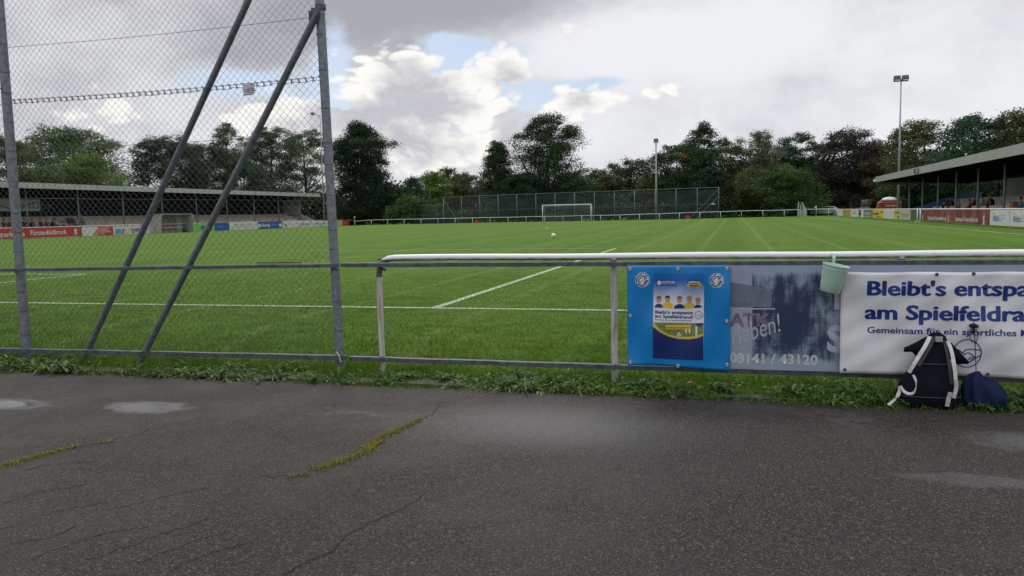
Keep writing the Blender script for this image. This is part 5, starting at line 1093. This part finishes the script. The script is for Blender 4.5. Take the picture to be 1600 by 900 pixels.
def car(px, Y, rz, m, lab, sc=1., van=False):
    q = at(px, 335, Y=Y); r_ = empty('parked_van' if van else 'parked_car', (q[0], Y, -.05), lab, 'van' if van else 'car', None, rz); r_.scale = (sc, sc, sc); L = MB()
    if van: pr = [(-2.4, .35), (-2.4, 2.2), (-2.2, 2.35), (1.0, 2.35), (1.6, 1.5), (2.3, 1.25), (2.4, .35)]; win = [(1.05, 2.15), (1.52, 1.5), (.4, 1.5), (.4, 2.15)]
    else: pr = [(-2.1, .35), (-2.15, .8), (-1.95, 1.0), (-1.3, 1.42), (.3, 1.45), (1.0, .98), (1.95, .82), (2.1, .6), (2.1, .35)]; win = [(-1.2, 1.34), (.25, 1.37), (.82, .98), (-1.6, 1.0)]
    hw = .85
    vs = [(a, s_*(hw if b_ < 1.05 else hw-.16), b_) for s_ in(-1, 1) for a, b_ in pr]; k_ = len(pr); L.add(vs, [tuple(range(k_)), tuple(reversed(range(k_, 2*k_)))]+[(i_, (i_+1) % k_, k_+(i_+1) % k_, k_+i_) for i_ in range(k_)])
    bd = L.build('body', m, r_, local=True); gm = mat('car_glass', (.02, .025, .03), .08)
    for s_ in(-1, 1): MB().poly([(a, s_*(hw-.14 if b_ > 1.05 else hw-.0), b_) for a, b_ in win], .02*s_, (0, 1, 0)).build('side_window', gm, r_, local=True)
    a0, a1 = (pr[3], pr[4]) if van else (pr[4], pr[5]); MB().add([(a0[0]+.02, -.6, a0[1]-.05), (a0[0]+.02, .6, a0[1]-.05), (a1[0]+.02, .68, a1[1]+.05), (a1[0]+.02, -.68, a1[1]+.05)], [(0, 1, 2, 3)]).build('windscreen', gm, r_, local=True)
    for sx in(-1.35, 1.35):
        for s_ in(-1, 1):
            w_ = MB().tube([(sx, s_*.72, .32), (sx, s_*.9, .32)], .32, 18).build('wheel', mat('tyre', (.02, .02, .02), .8), r_, local=True); MB().tube([(sx, s_*.88, .32), (sx, s_*.915, .32)], .19, 12).build('rim', mat('rim_metal', (.4, .4, .42), .3, .8), w_, local=True)
    for s_ in(-1, 1): MB().box((2.08, s_*.62, .68 if not van else 1.0), (.1, .3, .14)).build('headlight', whitepaint, r_, local=True); MB().box((-2.12, s_*.68, .8), (.08, .2, .16)).build('tail_light', RD, r_, local=True)
    return r_
car(1290, 121, rad(168), mat('car_silver', (.35, .36, .38), .3, .5), 'silver car parked behind the far right end of the railing')
car(1328, 127, rad(185), mat('car_white', (.5, .5, .5), .35), 'white van parked under the dark trees at the far right', van=True)
car(1356, 122, rad(250), mat('car_grey', (.12, .12, .13), .3, .4), 'dark grey van facing the pitch behind the white boards', van=True)
q = at(1253, 335, Y=112); st_ = empty('white_frame_stack', (q[0], 112, 0), 'pale upright stack of folded frames behind the far railing', 'frame stack')
for i in range(3): MB().tube([(q[0]-.55+i*.35, 112+.1*i, 0), (q[0]-.45+i*.3, 112+.1*i, 2.1-.35*i), (q[0]+.1+i*.2, 112+.1*i, 1.9-.35*i), (q[0]+.35+i*.15, 112+.1*i, 0)], .09, 6).build('folded_frame', mat('dull_white', (.42, .43, .42), .6), st_)
MB().box((q[0]+.05, 112.35, .5), (1.1, .25, 1.0)).build('base_block', _mats['dull_white'], st_)

# ------------------------------------------------------------------ trees
def bark(): return mat('bark', (.065, .052, .040), .9, 0, .4, 3, .4, 12)
def leafmat(name, c_, autumn=None):
    if 'leaf_'+name in _mats: return _mats['leaf_'+name]
    c_ = (c_[0]*1.15, c_[1]*1.25, c_[2]*1.45); lo = tuple(v*.5 for v in c_); hi = tuple(min(1, v*1.75) for v in c_)  # veiling haze put into the leaf colour: brighter and shifted to blue-green
    m = tint_mat('leaf_'+name, [(0, lo), (.5, c_), (.93, hi), (1, autumn or hi)], .6, .15); _mats['leaf_'+name] = m; return m
def tree(X, Y, w, top, base, m, lab, name='tree', cat='tree', shape='round', density=1., leaf=.24, trunk=True, group='trees around the ground', seed=0, autumn=None):
    r = np.random.default_rng(seed+int(abs(X)*13+abs(Y)*7)); z0 = 0. if abs(X) < 60 else 0.
    H = top-base; ro = empty(name, (X, Y, 0), lab, cat, group)
    # crown = lobes around an envelope, each lobe a cloud of leaf clumps
    nl = max(10, int(w*H*.55*density)+16); C_ = []; Rr = []
    for i in range(nl):
        h = (i+r.uniform(.2, .8))/nl if i % 3 else r.uniform(.3, .97)
        if shape == 'round': e = min(1., .72+.9*h) if h < .45 else max(0, 1-((h-.45)/.60)**2.3)**.5
        elif shape == 'cone': e = (1-h)**.75*.95+.14
        elif shape == 'column': e = .82+.12*math.sin(h*9) if h < .7 else .95*(1-h)/.3+.12
        elif shape == 'skirt': e = (1-h*h)**.5
        elif shape == 'vase': e = .45+.6*h if h < .7 else .92*((1-h)/.3)**.5+.1
        a = r.uniform(0, 2*PI); rr = w/2*e*math.sqrt(r.uniform(.02, 1))*.90
        R0_ = (.95+.06*w)*r.uniform(.55, 1.15)*(.75 if h > .8 else 1)
        C_.append((X+rr*math.cos(a), Y+rr*math.sin(a)*.75, base+h*H-R0_*.5*(h > .8))); Rr.append(R0_)
    C_ = np.array(C_); Rr = np.array(Rr)
    # leaf clumps on lobes
    cl = []; ct = []; cr_ = []
    for c_, R0_ in zip(C_, Rr):
        n_ = int(9+6*R0_); d = r.normal(size=(n_, 3)); d /= np.linalg.norm(d, axis=1)[:, None]; d[:, 2] = np.where(d[:, 2] < -.3, -d[:, 2]*.5, d[:, 2])
        p_ = c_+d*(R0_*r.uniform(.5, 1.02, (n_, 1)))*np.array([1, 1, .78]); tt = r.normal(.42, .12)
        cl.append(p_); ct.append(np.clip(tt+r.normal(0, .10, n_), .02, .9)); cr_.append(np.full(n_, .20*R0_+.13))
    cl = np.concatenate(cl); ct = np.concatenate(ct); cr_ = np.concatenate(cr_)
    if autumn is not None:
        d = np.linalg.norm(cl-np.array(autumn[:3]), axis=1); ct = np.where(d < autumn[3], 1.5, ct)
    per = 19; n_ = len(cl)*per; ctr = np.repeat(cl, per, 0)+r.normal(size=(n_, 3))*np.repeat(cr_, per)[:, None]*np.array([1, 1, .62]); tn = np.where(np.repeat(ct, per) > 1.2, 1., np.clip(np.repeat(ct, per)+r.normal(0, .12, n_), 0, .92))
    ctr[:, 2] = np.maximum(ctr[:, 2], .1)
    u = r.normal(size=(n_, 3)); u /= np.linalg.norm(u, axis=1)[:, None]; u[:, 2] *= .6; v = np.cross(u, r.normal(size=(n_, 3))); v /= np.linalg.norm(v, axis=1)[:, None]; L = (leaf*r.uniform(.6, 1.3, n_))[:, None]
    V = np.stack([ctr-u*L*.55, ctr+v*L*.33, ctr+u*L*.55, ctr-v*L*.33], 1).reshape(-1, 3)
    npmesh('crown', V, np.arange(4*n_).reshape(-1, 4), m, ro, attr=tn)
    if trunk:
        mb = MB(); tr = .018*H+.10; lx = X+r.normal(0, .2); mb.tube([(X, Y, -.3), (X+.1, Y, base*.5), (lx, Y, base+H*.35), (lx+r.normal(0, .3), Y, base+H*.8)], [tr*1.3, tr, tr*.7, tr*.15], 8)
        idx = np.argsort(-Rr)[:min(10, nl)]
        for i in idx:
            c_ = C_[i]; zb = base+(c_[2]-base)*.35; s_ = (lx, Y, max(zb, base*.8)); md = ((s_[0]*.45+c_[0]*.55), (Y*.45+c_[1]*.55), (s_[2]*.6+c_[2]*.4)); mb.tube([s_, md, tuple(c_)], [tr*.42, tr*.26, tr*.08], 5)
        mb.build('trunk', bark(), ro, True)
    return ro
lg = lambda n_, c_, a=None: leafmat(n_, c_, a)
DK = lg('dark', (.040, .064, .024)); VD = lg('very_dark', (.026, .043, .019)); MD = lg('mid', (.064, .098, .026)); LT = lg('light', (.105, .15, .028)); OL = lg('olive', (.088, .094, .034)); BRN = lg('brownish', (.090, .070, .032)); TEA = lg('teal', (.046, .085, .042)); BIR = lg('birch', (.13, .135, .068)); RDB = lg('plum', (.052, .044, .032)); DKA = lg('dark_autumn', (.040, .066, .024), (.30, .10, .03))
# (px centre, px width, px top, px bottom of crown, plane, material, label, opts)
def tp_(px, wpx, pt, pb, m, lab, Y=None, X=None, **k_):
    a, b_ = at(px, pt, X=X, Y=Y), at(px, pb, X=X, Y=Y); d = (a-CAM)@_F; w_ = wpx/FPX*d*1.18
    return tree(a[0], a[1], w_, a[2], max(.3, b_[2]), m, lab, **k_)
T_ = [
 (15, 85, 215, 300, OL, 'dull loose tree at the left picture edge behind the left stand', dict(X=-62, shape='round', density=.7)),
 (108, 165, 199, 318, MD, 'broad rounded green tree behind the left stand, left of the braces', dict(X=-64)),
 (135, 110, 240, 310, LT, 'bright green bush tree in front of the broad rounded one', dict(X=-54, shape='skirt', density=1.1)),
 (60, 90, 262, 318, MD, 'low green tree over the stand roof beside the left post', dict(X=-55, shape='skirt')),
 (255, 120, 213, 318, VD, 'very dark round tree seen between the two braces, left part', dict(X=-60, density=1.3)),
 (318, 90, 222, 318, DK, 'dark tree between the braces behind the stand roof', dict(X=-61, density=1.1)),
 (354, 58, 190, 315, MD, 'thin airy tree rising above its neighbours between the braces', dict(X=-63, shape='column', density=.6)),
 (420, 90, 198, 318, DK, 'dark tree just right of the front brace', dict(X=-62, density=.95)),
 (475, 90, 204, 322, MD, 'leafy tree just left of the right fence post', dict(X=-60, density=.85)),
 (380, 90, 250, 320, DK, 'low dark tree behind the left stand roof near the front brace', dict(X=-56, shape='skirt')),
 (560, 112, 192, 348, VD, 'massive very dark tree immediately right of the tall fence post', dict(Y=116, shape='column', density=1.7)),
 (596, 78, 285, 348, VD, 'dark lower bush at the right foot of the massive dark tree', dict(Y=115.5, shape='skirt', density=1.3)),
 (645, 36, 275, 345, TEA, 'slim pale green young tree right of the massive dark tree', dict(Y=118, shape='cone', density=.8)),
 (640, 72, 308, 350, MD, 'round willow-like bush behind the lower wire fence', dict(Y=114.5, shape='skirt', density=1.4, name='bush', cat='bush')),
 (676, 54, 268, 345, LT, 'bright green small tree left of the far ball-stop fence', dict(Y=122, density=1.2)),
 (702, 52, 262, 340, BRN, 'brownish tree behind the left end of the far fence', dict(Y=130)),
 (730, 60, 270, 342, OL, 'olive tree between the brownish tree and the pointed dark one', dict(Y=127)),
 (776, 66, 221, 345, DK, 'pointed dark tree left of the tallest far tree', dict(Y=122, shape='cone', density=1.5)),
 (856, 112, 178, 345, DK, 'tallest spreading tree behind the far goal', dict(Y=122, shape='vase', density=1.15)),
 (820, 90, 268, 345, VD, 'dark low tree below the tallest one, behind the goal', dict(Y=118, shape='skirt', density=1.3)),
 (895, 80, 270, 345, DK, 'dark tree right of the goal below the tallest one', dict(Y=119, shape='skirt', density=1.2)),
 (922, 60, 262, 342, MD, 'mid green tree right of the tallest far tree', dict(Y=128)),
 (950, 50, 272, 342, OL, 'olive tree two places right of the tallest one', dict(Y=126)),
 (982, 78, 249, 342, DK, 'rounded dark tree left of the far floodlight mast', dict(Y=130)),
 (1016, 44, 275, 340, OL, 'low olive tree at the foot of the far floodlight mast', dict(Y=121)),
 (1062, 96, 226, 342, DKA, 'dark spreading tree with a patch of orange leaves', dict(Y=121, density=1.5, autumn=True)),
 (1096, 66, 192, 335, DK, 'tall knobbly tree right above the orange patch', dict(Y=124, shape='column', density=1.2)),
 (1112, 70, 262, 342, VD, 'dark lower tree behind the right end of the far fence', dict(Y=118, shape='skirt', density=1.3)),
 (1140, 66, 214, 340, MD, 'green tree between the knobbly tree and the birch', dict(Y=130)),
 (1190, 56, 202, 342, BIR, 'pale drooping birch standing above the bushes', dict(Y=122, shape='column', density=1.05, leaf=.22)),
 (1178, 80, 262, 342, OL, 'olive bushy tree at the foot of the birch', dict(Y=119, shape='skirt', density=1.2)),
 (1242, 78, 209, 335, TEA, 'blue-green poplar-like tree right of the birch', dict(Y=130, density=1.1)),
 (1225, 110, 258, 344, MD, 'wide mid green bush below the blue-green tree', dict(Y=117, shape='skirt', density=1.3, name='bush', cat='bush')),
 (1283, 70, 285, 338, DK, 'low dark bush left of the parked cars', dict(Y=126, shape='skirt', name='bush', cat='bush')),
 (1325, 100, 202, 325, RDB, 'dark plum-brown tree left of the right floodlight mast', dict(Y=125, density=1.3)),
 (1385, 80, 222, 325, BRN, 'brown-tinged tree directly behind the right floodlight mast', dict(Y=122)),
 (1440, 100, 187, 325, OL, 'olive brown tree above the end of the right stand roof', dict(Y=112, density=1.1)),
 (1420, 90, 262, 330, DK, 'dark low tree seen under the end of the right stand roof', dict(Y=104, shape='skirt', density=1.3)),
 (1478, 90, 240, 330, VD, 'dark tree seen under and above the middle of the right roof', dict(Y=104, shape='skirt', density=1.2)),
 (1530, 115, 178, 300, TEA, 'dark green tree above the middle of the right stand roof', dict(Y=96, density=1.1)),
 (1600, 90, 168, 290, OL, 'tall tree at the right picture edge above the stand roof', dict(Y=92, density=1.1)),
 (1680, 110, 160, 280, DK, 'tree beyond the right picture edge', dict(Y=85)),
]
for i, (px, w_, pt, pb, m, lab, kw) in enumerate(T_):
    if kw.get('autumn') is True: a = at(1069, 234, Y=kw['Y']-3.2); kw['autumn'] = (a[0], a[1], a[2], 1.35)
    tp_(px, w_, pt, pb, m, lab, seed=i*11, **kw)
# dark shrub belt that reads as one mass below the crowns
n_ = 46000; X = rng.uniform(-62, 60, n_); k_ = rng.uniform(0, 1, n_)
hh = 2.6+.9*np.sin(X*.31)+.6*np.sin(X*.83+2)+.4*np.sin(X*2.1); hh = np.where(X > 36, np.minimum(hh, 2.6), hh); Yb = 116.5+rng.uniform(0, 3, n_)+1.2*np.sin(X*.5)+np.where(X > 34, 13, 0)
ctr = np.stack([X, Yb, gz(X, Yb)+hh*np.sqrt(k_)*rng.uniform(.2, 1.05, n_)], 1); u = rng.normal(size=(n_, 3)); u /= np.linalg.norm(u, axis=1)[:, None]; v = np.cross(u, rng.normal(size=(n_, 3))); v /= np.linalg.norm(v, axis=1)[:, None]; L = rng.uniform(.2, .42, n_)[:, None]
V = np.stack([ctr-u*L*.55, ctr+v*L*.35, ctr+u*L*.55, ctr-v*L*.35], 1).reshape(-1, 3); tag(npmesh('undergrowth', V, np.arange(4*n_).reshape(-1, 4), DK, None, attr=np.clip(.42+.2*np.sin(X*1.1)+rng.normal(0, .15, n_), 0, .9)), kind='stuff')
# distant wood closing the view behind everything
def wood(x0, y0, x1, y1_, H, n_, seed):
    r = np.random.default_rng(seed); f = r.uniform(0, 1, n_); X = x0+(x1-x0)*f+r.uniform(-4, 4, n_); Y = y0+(y1_-y0)*f+r.uniform(-4, 4, n_); D = f*math.hypot(x1-x0, y1_-y0)
    h = H*(.72+.14*np.sin(D*.22+seed)+.10*np.sin(D*.57)+.07*np.sin(D*1.3)); Z = h*r.uniform(.02, 1, n_)**.8
    ctr = np.stack([X, Y, Z], 1); u = r.normal(size=(n_, 3)); u /= np.linalg.norm(u, axis=1)[:, None]; v = np.cross(u, r.normal(size=(n_, 3))); v /= np.linalg.norm(v, axis=1)[:, None]; L = r.uniform(.4, .8, n_)[:, None]
    V = np.stack([ctr-u*L*.55, ctr+v*L*.35, ctr+u*L*.55, ctr-v*L*.35], 1).reshape(-1, 3); tag(npmesh('distant_wood', V, np.arange(4*n_).reshape(-1, 4), DK, None, attr=np.clip(.4+.2*np.sin(D*.4)+r.normal(0, .12, n_), 0, .9)), kind='stuff')
wood(-75, 140, 62, 142, 9.0, 48000, 1); wood(14, 134, 64, 130, 11.5, 30000, 4); wood(-75, 40, -75, 142, 8.5, 26000, 2); wood(60, 128, 66, 40, 11., 32000, 3)
